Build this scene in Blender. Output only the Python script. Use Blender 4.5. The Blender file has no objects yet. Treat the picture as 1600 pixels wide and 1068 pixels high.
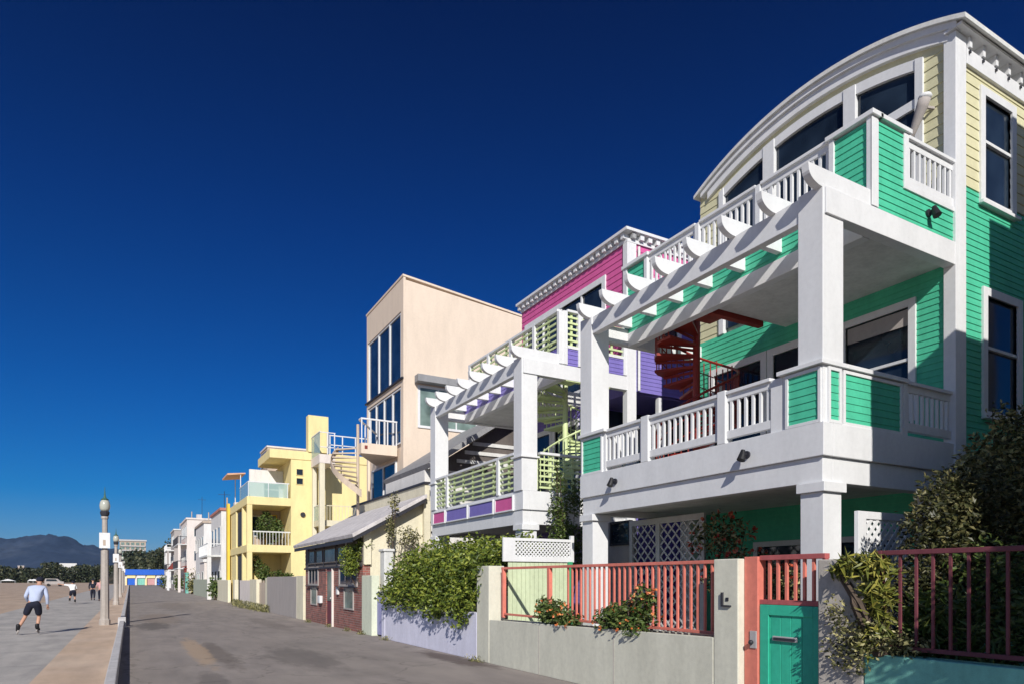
import bpy, bmesh, math, random
from mathutils import Vector, Matrix, noise
random.seed(7)
S = bpy.context.scene
COL = S.collection
R = math.radians

# ------------------------------------------------------------------ materials
def newmat(name):
    m = bpy.data.materials.new(name); m.use_nodes = True
    nt = m.node_tree
    return m, nt, nt.nodes['Principled BSDF']

def pos_node(nt, scale=(1, 1, 1)):
    g = nt.nodes.new('ShaderNodeNewGeometry')
    mp = nt.nodes.new('ShaderNodeMapping'); mp.inputs['Scale'].default_value = scale
    nt.links.new(g.outputs['Position'], mp.inputs['Vector'])
    return mp.outputs['Vector']

def noise_node(nt, vec, scale, detail=4, rough=.55):
    n = nt.nodes.new('ShaderNodeTexNoise')
    n.inputs['Scale'].default_value = scale; n.inputs['Detail'].default_value = detail
    n.inputs['Roughness'].default_value = rough
    nt.links.new(vec, n.inputs['Vector'])
    return n.outputs['Fac']

def ramp(nt, fac, stops):
    r = nt.nodes.new('ShaderNodeValToRGB')
    el = r.color_ramp.elements
    while len(el) < len(stops): el.new(.5)
    for e, (p, c) in zip(el, stops):
        e.position = p; e.color = (c[0], c[1], c[2], 1)
    nt.links.new(fac, r.inputs['Fac'])
    return r.outputs['Color']

def mixc(nt, fac, a, b, mode='MIX'):
    n = nt.nodes.new('ShaderNodeMix'); n.data_type = 'RGBA'; n.blend_type = mode
    for k, v in ((0, fac), (6, a), (7, b)):
        if hasattr(v, 'is_linked') or hasattr(v, 'links'): nt.links.new(v, n.inputs[k])
        elif k == 0: n.inputs[0].default_value = v
        else: n.inputs[k].default_value = (v[0], v[1], v[2], 1)
    return n.outputs[2]

def bump(nt, bs, h, strength=.3, dist=.02):
    b = nt.nodes.new('ShaderNodeBump'); b.inputs['Strength'].default_value = strength
    b.inputs['Distance'].default_value = dist
    nt.links.new(h, b.inputs['Height']); nt.links.new(b.outputs['Normal'], bs.inputs['Normal'])

def mul(c, k): return tuple(min(1, x * k) for x in c)

def paint(name, c, rough=.5, dirt=.12, b=.15, bs_scale=60):
    m, nt, bs = newmat(name)
    v1 = pos_node(nt, (1.4, 1.4, .35)); v2 = pos_node(nt)
    n1 = noise_node(nt, v1, 2.2, 6, .65); n2 = noise_node(nt, v2, 14, 5, .6)
    c1 = ramp(nt, n1, [(.3, mul(c, 1 - dirt * 1.3)), (.62, c), (1, mul(c, 1.03))])
    c2 = ramp(nt, n2, [(.25, (1 - dirt * .9,) * 3), (.6, (1, 1, 1))])
    nt.links.new(mixc(nt, 1.0, c1, c2, 'MULTIPLY'), bs.inputs['Base Color'])
    bs.inputs['Roughness'].default_value = rough
    bs.inputs['Specular IOR Level'].default_value = .35
    bump(nt, bs, noise_node(nt, v2, bs_scale, 3), b, .006)
    return m

def stucco(name, c, dirt=.12): return paint(name, c, .85, dirt, .5, 90)

def wood_bd(name, c, step=.14):
    return paint(name, c, .6, .15, .2, 40)

def glass(name, c=(.015, .025, .04), rough=.06):
    m, nt, bs = newmat(name)
    v = pos_node(nt); n = noise_node(nt, v, 1.3, 2)
    nt.links.new(ramp(nt, n, [(.3, mul(c, .5)), (.7, mul(c, 1.6))]), bs.inputs['Base Color'])
    bs.inputs['Roughness'].default_value = rough
    bs.inputs['IOR'].default_value = 1.5; bs.inputs['Specular IOR Level'].default_value = .6
    bump(nt, bs, noise_node(nt, v, .9, 1), .08, .05)
    return m

def clear_glass(name, tint):
    m, nt, bs = newmat(name)
    bs.inputs['Base Color'].default_value = (*tint, 1)
    bs.inputs['Roughness'].default_value = .05; bs.inputs['Alpha'].default_value = .55
    return m

def leafmat(name, dark, mid, light):
    m, nt, bs = newmat(name)
    g = nt.nodes.new('ShaderNodeNewGeometry')
    c = ramp(nt, g.outputs['Random Per Island'], [(0, dark), (.55, mid), (1, light)])
    nt.links.new(c, bs.inputs['Base Color'])
    bs.inputs['Roughness'].default_value = .45
    bs.inputs['Specular IOR Level'].default_value = .35
    bs.inputs['Subsurface Weight'].default_value = 0
    return m

def brick(name, c1, c2, mortar):
    m, nt, bs = newmat(name)
    g = nt.nodes.new('ShaderNodeNewGeometry')
    s = nt.nodes.new('ShaderNodeSeparateXYZ'); nt.links.new(g.outputs['Position'], s.inputs[0])
    ad = nt.nodes.new('ShaderNodeMath'); ad.operation = 'ADD'
    nt.links.new(s.outputs['X'], ad.inputs[0]); nt.links.new(s.outputs['Y'], ad.inputs[1])
    cb = nt.nodes.new('ShaderNodeCombineXYZ')
    nt.links.new(ad.outputs[0], cb.inputs['X']); nt.links.new(s.outputs['Z'], cb.inputs['Y'])
    br = nt.nodes.new('ShaderNodeTexBrick')
    br.inputs['Scale'].default_value = 1.0; br.inputs['Brick Width'].default_value = .22
    br.inputs['Row Height'].default_value = .075; br.inputs['Mortar Size'].default_value = .008
    br.inputs['Color1'].default_value = (*c1, 1); br.inputs['Color2'].default_value = (*c2, 1)
    br.inputs['Mortar'].default_value = (*mortar, 1)
    nt.links.new(cb.outputs[0], br.inputs['Vector'])
    n = noise_node(nt, pos_node(nt), 3, 5)
    nt.links.new(mixc(nt, 1.0, br.outputs['Color'], ramp(nt, n, [(.3, (.6, .6, .6)), (.65, (1, 1, 1))]), 'MULTIPLY'), bs.inputs['Base Color'])
    bs.inputs['Roughness'].default_value = .85
    bump(nt, bs, br.outputs['Fac'], -.4, .01)
    return m

def ground(name, c1, c2, c3, sc=1.0, rough=.9, bstr=.3, fine=70, joints=None, patches=None, cracks=False):
    m, nt, bs = newmat(name)
    v = pos_node(nt)
    n1 = noise_node(nt, v, .35 * sc, 6, .6); n2 = noise_node(nt, v, fine, 4, .7); n3 = noise_node(nt, pos_node(nt, (1, .25, 1)), 1.6 * sc, 5, .6)
    col = ramp(nt, n1, [(.3, c1), (.5, c2), (.72, c3)])
    col = mixc(nt, 1.0, col, ramp(nt, n2, [(.25, (.72, .72, .72)), (.75, (1.12, 1.12, 1.12))]), 'MULTIPLY')
    col = mixc(nt, 1.0, col, ramp(nt, n3, [(.3, (.82, .82, .83)), (.6, (1.05, 1.04, 1.03))]), 'MULTIPLY')
    if patches:
        g = nt.nodes.new('ShaderNodeNewGeometry')
        for (px, py, rx, ry, pc, st) in patches:
            mp = nt.nodes.new('ShaderNodeMapping'); mp.vector_type = 'POINT'
            mp.inputs['Location'].default_value = (-px / rx, -py / ry, 0); mp.inputs['Scale'].default_value = (1 / rx, 1 / ry, 0)
            nt.links.new(g.outputs['Position'], mp.inputs['Vector'])
            ln = nt.nodes.new('ShaderNodeVectorMath'); ln.operation = 'LENGTH'; nt.links.new(mp.outputs[0], ln.inputs[0])
            nn = noise_node(nt, pos_node(nt, (2.2, .8, 1)), 1.6, 6, .7)
            a = nt.nodes.new('ShaderNodeMath'); a.operation = 'MULTIPLY_ADD'; a.inputs[1].default_value = 1.5
            nt.links.new(nn, a.inputs[0]); nt.links.new(ln.outputs['Value'], a.inputs[2])
            f = nt.nodes.new('ShaderNodeMapRange'); f.inputs['From Min'].default_value = 1.75; f.inputs['From Max'].default_value = 1.35
            f.inputs['To Min'].default_value = 0; f.inputs['To Max'].default_value = st
            nt.links.new(a.outputs[0], f.inputs['Value'])
            col = mixc(nt, f.outputs[0], col, pc)
    if cracks:
        vo = nt.nodes.new('ShaderNodeTexVoronoi'); vo.feature = 'DISTANCE_TO_EDGE'; vo.inputs['Scale'].default_value = .42
        wv = nt.nodes.new('ShaderNodeVectorMath'); wv.operation = 'ADD'
        nz = nt.nodes.new('ShaderNodeTexNoise'); nz.inputs['Scale'].default_value = 1.7; nz.inputs['Detail'].default_value = 6; nt.links.new(v, nz.inputs['Vector'])
        nt.links.new(v, wv.inputs[0]); nt.links.new(nz.outputs['Color'], wv.inputs[1]); nt.links.new(wv.outputs[0], vo.inputs['Vector'])
        lt = nt.nodes.new('ShaderNodeMapRange'); lt.inputs['From Min'].default_value = .006; lt.inputs['From Max'].default_value = .013; lt.inputs['To Min'].default_value = .38; lt.inputs['To Max'].default_value = 0
        nt.links.new(vo.outputs['Distance'], lt.inputs['Value'])
        gate = nt.nodes.new('ShaderNodeMath'); gate.operation = 'MULTIPLY'; nt.links.new(lt.outputs[0], gate.inputs[0])
        nt.links.new(ramp(nt, noise_node(nt, v, .22, 3), [(.38, (0, 0, 0)), (.5, (1, 1, 1))]), gate.inputs[1])
        col = mixc(nt, gate.outputs[0], col, mul(c1, .35))
        sp_ = nt.nodes.new('ShaderNodeTexVoronoi'); sp_.inputs['Scale'].default_value = 2.6; nt.links.new(v, sp_.inputs['Vector'])
        lt2 = nt.nodes.new('ShaderNodeMath'); lt2.operation = 'LESS_THAN'; lt2.inputs[1].default_value = .045; nt.links.new(sp_.outputs['Distance'], lt2.inputs[0])
        g2 = nt.nodes.new('ShaderNodeMath'); g2.operation = 'MULTIPLY'; g2.inputs[1].default_value = .45; nt.links.new(lt2.outputs[0], g2.inputs[0])
        col = mixc(nt, g2.outputs[0], col, mul(c1, .45))
    if joints:
        g = nt.nodes.new('ShaderNodeNewGeometry'); s = nt.nodes.new('ShaderNodeSeparateXYZ')
        nt.links.new(g.outputs['Position'], s.inputs[0])
        for ax, step in joints:
            md = nt.nodes.new('ShaderNodeMath'); md.operation = 'PINGPONG'; md.inputs[1].default_value = step / 2
            nt.links.new(s.outputs[ax], md.inputs[0])
            lt = nt.nodes.new('ShaderNodeMath'); lt.operation = 'LESS_THAN'; lt.inputs[1].default_value = .012
            nt.links.new(md.outputs[0], lt.inputs[0])
            col = mixc(nt, lt.outputs[0], col, mul(c1, .5))
    nt.links.new(col, bs.inputs['Base Color'])
    bs.inputs['Roughness'].default_value = rough; bs.inputs['Specular IOR Level'].default_value = .25
    bump(nt, bs, n2, bstr, .02)
    return m

M = {}
M['white'] = paint('white_paint', (.76, .765, .775), .45, .07)
M['white2'] = paint('white_paint_weathered', (.74, .74, .72), .6, .15)
M['pinkgrey'] = paint('dimmed_grey_paint', (.58, .57, .57), .6, .15)  # weathered white darkened for shade on the lattice doors; also apartment trim
M['green'] = paint('green_paint', (.085, .56, .345), .5, .14)
M['green_door'] = paint('green_door_paint', (.045, .52, .34), .45, .16)
M['yellow'] = paint('pale_yellow_paint', (.70, .665, .43), .55, .1)
M['pink'] = paint('pink_paint', (.68, .125, .34), .5, .1)
M['purple'] = paint('purple_paint', (.22, .18, .52), .5, .1)
M['lime'] = paint('lime_paint', (.66, .76, .40), .5, .1)
M['coral'] = paint('coral_paint', (.80, .24, .18), .5, .18)
M['coral2'] = paint('faded_coral_paint', (.50, .13, .13), .55, .2)
M['wine'] = paint('wine_paint', (.19, .055, .07), .55, .2)
M['red'] = paint('red_paint', (.30, .028, .018), .5, .2)
M['teal'] = stucco('teal_stucco', (.24, .60, .50), .2)
M['wall'] = stucco('grey_green_stucco', (.69, .675, .565), .12)
M['lav'] = stucco('lavender_stucco', (.74, .73, .86), .1)
M['lavgate'] = paint('lavender_gate', (.30, .30, .55), .5, .1)
M['cream'] = stucco('cream_stucco', (.78, .72, .55), .12)
M['beige'] = stucco('beige_stucco', (.76, .63, .51), .07)
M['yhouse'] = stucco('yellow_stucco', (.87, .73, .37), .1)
M['yhouse2'] = stucco('bright_yellow_stucco', (.8, .56, .08), .1)
M['pale_board'] = paint('pale_green_boards', (.62, .70, .47), .6, .12)
M['dgreen'] = paint('dark_green_post', (.05, .35, .17), .5, .1)
M['stone'] = stucco('rough_stone', (.58, .53, .47), .3)
M['conc'] = stucco('lamp_concrete', (.47, .42, .38), .18)
M['kerb'] = stucco('kerb_concrete', (.60, .58, .58), .18)
M['greywall'] = stucco('grey_stucco', (.42, .38, .36), .1)
M['roofgrey'] = paint('grey_shingle', (.68, .64, .64), .9, .25, .8, 25)
M['roofmetal'] = paint('grey_roof_metal', (.30, .30, .31), .6, .15)
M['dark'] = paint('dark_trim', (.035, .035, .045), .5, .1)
M['darkwood'] = paint('dark_grey_boards', (.15, .13, .12), .7, .2)
M['tanmetal'] = paint('tan_metal', (.58, .47, .37), .5, .15)
M['brick'] = brick('red_brick', (.40, .13, .10), (.22, .09, .075), (.36, .28, .25))
M['glass'] = glass('window_glass')
M['glass_b'] = glass('blue_window_glass', (.012, .03, .065), .05)
M['glass_g'] = glass('grey_green_window_glass', (.16, .22, .20), .15)
M['glass_c'] = clear_glass('balcony_glass', (.45, .62, .58))
M['globe'] = paint('lamp_globe', (.45, .46, .40), .2, .05)
M['verdigris'] = paint('green_bronze', (.06, .14, .11), .5, .2)
M['metal'] = paint('brushed_metal', (.45, .43, .44), .35, .1)
M['blue'] = paint('bright_blue_paint', (.02, .13, .62), .5, .1)
M['maroon'] = paint('maroon_awning', (.25, .05, .04), .8, .15)
M['terra'] = paint('terracotta', (.52, .22, .17), .8, .15)
M['orange'] = paint('orange_canvas', (.76, .44, .28), .8, .1)
M['pinkwhite'] = stucco('pinkish_white_stucco', (.80, .72, .67), .12)
M['wstucco'] = stucco('white_stucco', (.78, .76, .74), .12)
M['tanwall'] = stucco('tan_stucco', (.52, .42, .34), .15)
M['bark'] = paint('bark', (.13, .095, .07), .9, .4, .9, 30)
M['soil'] = ground('planter_soil', (.06, .045, .03), (.09, .07, .05), (.12, .09, .06), 4)
M['skin'] = paint('skin', (.52, .29, .20), .55, .05)
M['shirt'] = paint('pale_blue_shirt', (.47, .53, .70), .8, .08)
M['wshirt'] = paint('white_shirt', (.82, .82, .82), .8, .06)
M['navy'] = paint('navy_cloth', (.012, .014, .03), .85, .1)
M['black'] = paint('black_plastic', (.012, .012, .015), .5, .1)
M['pinkcloth'] = paint('pink_cloth', (.6, .33, .33), .8, .1)
M['leaf_h'] = leafmat('hedge_leaves', (.035, .06, .01), (.12, .165, .022), (.27, .30, .045))
M['leaf_d'] = leafmat('dappled_olive_leaves', (.02, .024, .008), (.11, .112, .04), (.48, .43, .20))  # palest leaves painted as sun dapples on the shaded garden tree
M['leaf_t'] = leafmat('shade_dimmed_leaves', (.016, .02, .007), (.055, .06, .02), (.17, .15, .06))  # olive leaves darkened, shade put into the colour of the left tree
M['leaf_m'] = leafmat('mid_green_leaves', (.03, .055, .012), (.07, .11, .022), (.14, .17, .05))
M['leaf_y'] = leafmat('yellow_green_leaves', (.06, .08, .015), (.15, .165, .03), (.36, .32, .065))
M['leaf_far'] = leafmat('far_tree_leaves', (.02, .028, .016), (.04, .05, .025), (.075, .075, .035))
M['fl_red'] = leafmat('red_blossom', (.35, .03, .02), (.5, .06, .04), (.7, .2, .1))
M['fl_org'] = leafmat('orange_blossom', (.5, .12, .03), (.65, .2, .06), (.8, .35, .15))
M['asphalt'] = ground('asphalt', (.29, .258, .238), (.325, .288, .266), (.36, .318, .294), 1.2, .92, .45, 90, cracks=True,
    patches=[(1.72, 16.6, .3, 3.6, (.12, .098, .085), .55), (1.36, 17.6, .27, 4.2, (.42, .31, .22), .8), (1.1, 33, .9, 5.5, (.25, .20, .16), .6), (.7, 27.5, .7, 2.6, (.055, .05, .048), .5),
             (3.2, 15, .7, 3.0, (.10, .09, .085), .45), (5.9, 13, .35, 2.2, (.085, .06, .055), .7), (2.4, 48, 1.2, 8, (.2, .17, .15), .5),
             (1.2, 12.0, .25, 1.6, (.09, .08, .078), .45), (4.6, 27, .5, 5, (.19, .165, .15), .5)])
M['path'] = ground('path_concrete', (.38, .36, .345), (.46, .435, .41), (.54, .51, .48), 1.5, .9, .25, 60, joints=[('Y', 3.2)])
M['strip'] = ground('sandy_strip', (.56, .42, .31), (.63, .48, .365), (.68, .54, .42), 1.2, .95, .4, 80)
M['sand'] = ground('beach_sand', (.44, .33, .245), (.50, .38, .29), (.56, .44, .34), .6, .95, .6, 12)
M['yard'] = ground('yard_paving', (.16, .14, .13), (.20, .18, .165), (.25, .22, .2), 1.5)
M['hill'] = ground('haze_tinted_chaparral', (.018, .030, .062), (.03, .046, .085), (.06, .075, .11), .012, 1, 0, .03)  # blue of the distance haze mixed into the scrub colour
M['hill2'] = ground('bluff_scrub', (.022, .024, .015), (.045, .042, .027), (.10, .075, .05), .12, 1, 0, .6)

# ------------------------------------------------------------------ mesh builder
class MB:
    def __init__(s): s.v = []; s.f = []
    def add(s, vs, fs):
        o = len(s.v); s.v += [tuple(v) for v in vs]; s.f += [tuple(i + o for i in f) for f in fs]; return s
    def box(s, x0, x1, y0, y1, z0, z1):
        vs = [(x, y, z) for x in (x0, x1) for y in (y0, y1) for z in (z0, z1)]
        return s.add(vs, [(0, 1, 3, 2), (4, 6, 7, 5), (0, 4, 5, 1), (2, 3, 7, 6), (0, 2, 6, 4), (1, 5, 7, 3)])
    def prism(s, poly, axis, a0, a1):
        n = len(poly)
        def pt(p, a):
            return {'x': (a, p[0], p[1]), 'y': (p[0], a, p[1]), 'z': (p[0], p[1], a)}[axis]
        vs = [pt(p, a0) for p in poly] + [pt(p, a1) for p in poly]
        fs = [tuple(range(n)), tuple(range(2 * n - 1, n - 1, -1))] + [(i, (i + 1) % n, n + (i + 1) % n, n + i) for i in range(n)]
        return s.add(vs, fs)
    def strip(s, top, bot, axis, a0, a1):
        # band between two polylines (same count), extruded: quads, so concave bands stay clean
        for i in range(len(top) - 1):
            s.prism([bot[i], bot[i + 1], top[i + 1], top[i]], axis, a0, a1)
        return s
    def band(s, top, bot, axis, a0, a1):
        # like strip, but one closed shell
        n = len(top)
        def pt(p, a):
            return {'x': (a, p[0], p[1]), 'y': (p[0], a, p[1]), 'z': (p[0], p[1], a)}[axis]
        vs = []
        for i in range(n): vs += [pt(bot[i], a0), pt(top[i], a0), pt(bot[i], a1), pt(top[i], a1)]
        fs = [(0, 1, 3, 2), (4 * n - 4, 4 * n - 2, 4 * n - 1, 4 * n - 3)]
        for i in range(n - 1):
            a = 4 * i; b = a + 4
            fs += [(a, b, b + 1, a + 1), (a + 2, a + 3, b + 3, b + 2), (a + 1, b + 1, b + 3, a + 3), (a, a + 2, b + 2, b)]
        return s.add(vs, fs)
    def bar(s, p, q, w, h=None, up=(0, 0, 1)):
        p = Vector(p); q = Vector(q); h = h or w
        d = (q - p).normalized(); u = Vector(up)
        if abs(d.dot(u)) > .98: u = Vector((1, 0, 0))
        a = d.cross(u).normalized() * w / 2; b = a.cross(d).normalized() * h / 2
        vs = [p + a + b, p - a + b, p - a - b, p + a - b, q + a + b, q - a + b, q - a - b, q + a - b]
        return s.add(vs, [(0, 1, 2, 3), (7, 6, 5, 4), (0, 4, 5, 1), (1, 5, 6, 2), (2, 6, 7, 3), (3, 7, 4, 0)])
    def tube(s, pts, r, n=8):
        pts = [Vector(p) for p in pts]
        rs = r if isinstance(r, (list, tuple)) else [r] * len(pts)
        o = len(s.v); u = None
        for i, p in enumerate(pts):
            d = (pts[min(i + 1, len(pts) - 1)] - pts[max(i - 1, 0)]).normalized()
            if u is None: u = d.orthogonal().normalized()
            else: u = (u - d * u.dot(d)).normalized()
            w = d.cross(u)
            for k in range(n):
                a = 2 * math.pi * k / n
                s.v.append(tuple(p + (u * math.cos(a) + w * math.sin(a)) * rs[i]))
        for i in range(len(pts) - 1):
            for k in range(n):
                a = o + i * n + k; b = o + i * n + (k + 1) % n
                s.f.append((a, b, b + n, a + n))
        s.f.append(tuple(o + k for k in range(n))[::-1]); s.f.append(tuple(o + (len(pts) - 1) * n + k for k in range(n)))
        return s
    def lathe(s, prof, cx, cy, n=16, ph=0):
        return s.tube([(cx, cy, z) for r, z in prof], [max(r, .002) for r, z in prof], n)
    def ball(s, c, r, n=10, m=7):
        if not isinstance(r, (tuple, list)): r = (r, r, r)
        o = len(s.v)
        for i in range(m + 1):
            t = math.pi * i / m
            for k in range(n):
                a = 2 * math.pi * k / n
                st = max(math.sin(t), .02)
                s.v.append((c[0] + r[0] * st * math.cos(a), c[1] + r[1] * st * math.sin(a), c[2] + r[2] * math.cos(t)))
        for i in range(m):
            for k in range(n):
                a = o + i * n + k; b = o + i * n + (k + 1) % n
                s.f.append((a, a + n, b + n, b))
        s.f.append(tuple(o + k for k in range(n))); s.f.append(tuple(o + m * n + k for k in range(n))[::-1])
        return s
    def leaf(s, p, size, nrm=None, asp=.5, d=None):
        d = d or Vector((random.gauss(0, 1), random.gauss(0, 1), random.gauss(0, .7)))
        d = d.normalized() * size
        w = d.cross(nrm or Vector((random.gauss(0, 1), random.gauss(0, 1), random.gauss(0, 1)))).normalized() * size * asp
        p = Vector(p)
        n = d.cross(w).normalized() * size * .18
        return s.add([p - d * .5, p - w * .5 + n * .5, p + d * .5, p + w * .5 + n * .5], [(0, 1, 2), (0, 2, 3)])
    def build(s, name, mat, parent=None, bevel=0, smooth=False, fix=True, at=None):
        me = bpy.data.meshes.new(name)
        off = Vector((0, 0, 0))
        if parent is not None:
            q = parent
            while q is not None: off = off + Vector(q.location); q = q.parent
        loc = Vector(at) - off if at is not None else Vector((0, 0, 0))
        off2 = off + loc
        me.from_pydata([(x - off2.x, y - off2.y, z - off2.z) for x, y, z in s.v], [], s.f)
        if fix:
            bm = bmesh.new(); bm.from_mesh(me); bmesh.ops.recalc_face_normals(bm, faces=bm.faces[:]); bm.to_mesh(me); bm.free()
        if isinstance(mat, str): mat = M[mat]
        me.materials.append(mat)
        if smooth:
            for p in me.polygons: p.use_smooth = True
        o = bpy.data.objects.new(name, me); COL.objects.link(o)
        o.location = loc
        if parent is not None: o.parent = parent
        if bevel:
            b = o.modifiers.new('Bevel', 'BEVEL'); b.width = bevel; b.segments = 2; b.limit_method = 'ANGLE'
        return o

def tag(o, label=None, cat=None, group=None, kind=None):
    if label: o['label'] = label
    if cat: o['category'] = cat
    if group: o['group'] = group
    if kind: o['kind'] = kind
    return o
def thing(name, label, cat, loc=(0, 0, 0), group=None, rz=0):
    o = bpy.data.objects.new(name, None); COL.objects.link(o); o.location = loc; o.rotation_euler.z = rz
    o.empty_display_size = .3
    return tag(o, label, cat, group)
def struct(name, mb, mat, **k): return tag(mb.build(name, mat, **k), kind='structure')
def copies(o, offs):
    for d in offs:
        c = o.copy(); COL.objects.link(c); c.parent = o.parent; c.location = Vector(o.location) + Vector(d)
def copy_tree(o, parent=None, loc=None):
    c = o.copy(); COL.objects.link(c); c.parent = parent
    if loc is not None: c.location = loc
    for ch in list(o.children): copy_tree(ch, c)
    return c
def B(*a): return MB().box(*a)

def sid(mb, ax, plane, a0, a1, z0, z1, exp=.1, lip=.014, t=.05, openings=()):
    """lap siding facing -X (ax 'x', runs along y) or -Y (ax 'y', runs along x), with openings (a,b,za,zb)"""
    cuts = sorted({a0, a1} | {c for o in openings for c in o[:2] if a0 < c < a1})
    for c0, c1 in zip(cuts, cuts[1:]):
        segs = [(z0, z1)]
        for (oa, ob, za, zb) in openings:
            if oa < (c0 + c1) / 2 < ob:
                ns = []
                for (p, q) in segs:
                    if zb <= p or za >= q: ns.append((p, q)); continue
                    if za > p: ns.append((p, za))
                    if zb < q: ns.append((zb, q))
                segs = ns
        for (p, q) in segs:
            if q - p < .01: continue
            front = []; z = math.floor(p / exp + 1e-6) * exp
            while z < q - 1e-6:
                f0 = max(0, (p - z) / exp); f1 = min(1, (q - z) / exp)
                front.append((plane - lip + (lip - .003) * f0, z + f0 * exp)); front.append((plane - lip + (lip - .003) * f1, z + f1 * exp))
                z += exp
            n = len(front)
            for sgn in (0,):
                vs = []; fs = []
                for a in (c0, c1):
                    for (u, zz) in front: vs.append((u, a, zz) if ax == 'x' else (a, u, zz))
                    for zz in (q, p): vs.append((plane + t, a, zz) if ax == 'x' else (a, plane + t, zz))
                k = n + 2
                for i in range(k): fs.append((i, (i + 1) % k, k + (i + 1) % k, k + i))
                # end caps as quads
                for e in (0, k):
                    for i in range(0, n - 1, 2):
                        pass
                    fs.append(tuple(e + i for i in range(k)))
                mb.add(vs, fs)
    return mb

def window(parent, ax, plane, a0, a1, z0, z1, tw=.1, mull=(), rails=(), gmat='glass', fmat='white', proud=.03, sill=False, pane_in=.05, bev=.004, solid=False):
    """trim + pane. ax 'x': faces -X; ax 'y': faces -Y"""
    def bx(mb, p0, p1, b0, b1, c0, c1):
        if ax == 'x': mb.box(p0, p1, b0, b1, c0, c1)
        else: mb.box(b0, b1, p0, p1, c0, c1)
    if solid: pane_in = .004
    f = MB()
    P0, P1 = plane - proud, plane + .06
    bx(f, P0, P1, a0 - tw, a0, z0 - tw, z1 + tw); bx(f, P0, P1, a1, a1 + tw, z0 - tw, z1 + tw)
    bx(f, P0, P1, a0, a1, z1, z1 + tw); bx(f, P0, P1, a0, a1, z0 - tw, z0)
    for m_ in mull: bx(f, P0 + .015, P1, m_ - .03, m_ + .03, z0, z1)
    for r_ in rails:
        e = sorted([a0, a1] + list(mull))
        for q0, q1 in zip(e, e[1:]):
            bx(f, P0 + .018, P1, q0 + (.03 if q0 in mull else 0), q1 - (.03 if q1 in mull else 0), r_ - .025, r_ + .025)
    w = f.build('window', fmat, parent, bevel=bev)
    g = MB(); bx(g, plane + pane_in - (.008 if solid else .015), plane + pane_in, a0 + .002, a1 - .002, z0 + .002, z1 - .002)
    g.build('pane', gmat, w)
    if sill:
        s_ = MB(); bx(s_, P0 - .05, P0 - .003, a0 - tw - .04, a1 + tw + .04, z0 - tw - .002, z0 - tw + .05)
        s_.build('sill', fmat, w, bevel=bev)
    return w

# ------------------------------------------------------------------ the twin beach houses
XP, XU, XW = 7.8, 8.84, 10.87
def baluster_rail(h, ax, plane, a0, a1, z0, z1, mat='white', gap=.13, pick=.04, sub=True):
    """rail with top, sub and bottom rails; each baluster a sub-part"""
    def bx(mb, p0, p1, b0, b1, c0, c1):
        if ax == 'x': mb.box(p0, p1, b0, b1, c0, c1)
        else: mb.box(b0, b1, p0, p1, c0, c1)
    m = MB()
    bx(m, plane - .04, plane + .08, a0, a1, z1 - .05, z1)
    bx(m, plane, plane + .05, a0, a1, z1 - .15, z1 - .045)
    r = m.build('railing', mat, h, bevel=.006)
    m = MB(); bx(m, plane - .015, plane + .06, a0, a1, z0, z0 + .12); m.build('bottom_rail', mat, r, bevel=.006)
    n = max(2, int(round((a1 - a0) / gap)))
    st = (a1 - a0) / n
    b = MB(); bx(b, plane + .006, plane + .044, a0 + st / 2 - pick / 2, a0 + st / 2 + pick / 2, z0 + .118, z1 - .148)
    bo = b.build('baluster', mat, r)
    copies(bo, [((0, i * st, 0) if ax == 'x' else (i * st, 0, 0)) for i in range(1, n)])
    return r

def slat_rail(h, ax, plane, a0, a1, z0, z1, mat='lime', nsl=6):
    def bx(mb, p0, p1, b0, b1, c0, c1):
        if ax == 'x': mb.box(p0, p1, b0, b1, c0, c1)
        else: mb.box(b0, b1, p0, p1, c0, c1)
    m = MB(); bx(m, plane - .04, plane + .08, a0, a1, z1 - .06, z1)
    r = m.build('railing', 'white', h, bevel=.006)
    st = (z1 - .08 - z0) / nsl
    sl = MB(); bx(sl, plane + .0, plane + .03, a0, a1, z0 + .03, z0 + .075)
    so = sl.build('slat', mat, r); copies(so, [(0, 0, i * st) for i in range(1, nsl)])
    n = max(1, int((a1 - a0) / .55))
    up = MB(); c = a0 + .5 * (a1 - a0) / n
    bx(up, plane + .031, plane + .07, c - .03, c + .03, z0, z1 - .06)
    so = up.build('slat_support', mat, r); dd = (a1 - a0) / n
    copies(so, [((0, i * dd, 0) if ax == 'x' else (i * dd, 0, 0)) for i in range(1, n)])
    return r

def frame_panel(h, ax, plane, a0, a1, z0, z1, mat, fw=.05, exp=.1, fmat='white'):
    """white frame proud of an inset siding panel"""
    def bx(mb, p0, p1, b0, b1, c0, c1):
        if ax == 'x': mb.box(p0, p1, b0, b1, c0, c1)
        else: mb.box(b0, b1, p0, p1, c0, c1)
    f = MB()
    bx(f, plane - .03, plane + .02, a0 - fw, a0, z0 - fw, z1 + fw); bx(f, plane - .03, plane + .02, a1, a1 + fw, z0 - fw, z1 + fw)
    bx(f, plane - .03, plane + .02, a0, a1, z0 - fw, z0); bx(f, plane - .03, plane + .02, a0, a1, z1, z1 + fw)
    fo = f.build('panel_frame', fmat, h, bevel=.004)
    sid(MB(), ax, plane - .003, a0 + .002, a1 - .002, z0 + .002, z1 - .002, exp, .012, .002).build('siding_panel', mat, fo)

def arc(y, dy): return 4.51 + math.sqrt(6.14 ** 2 - (y - dy - 8.25) ** 2)

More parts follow.
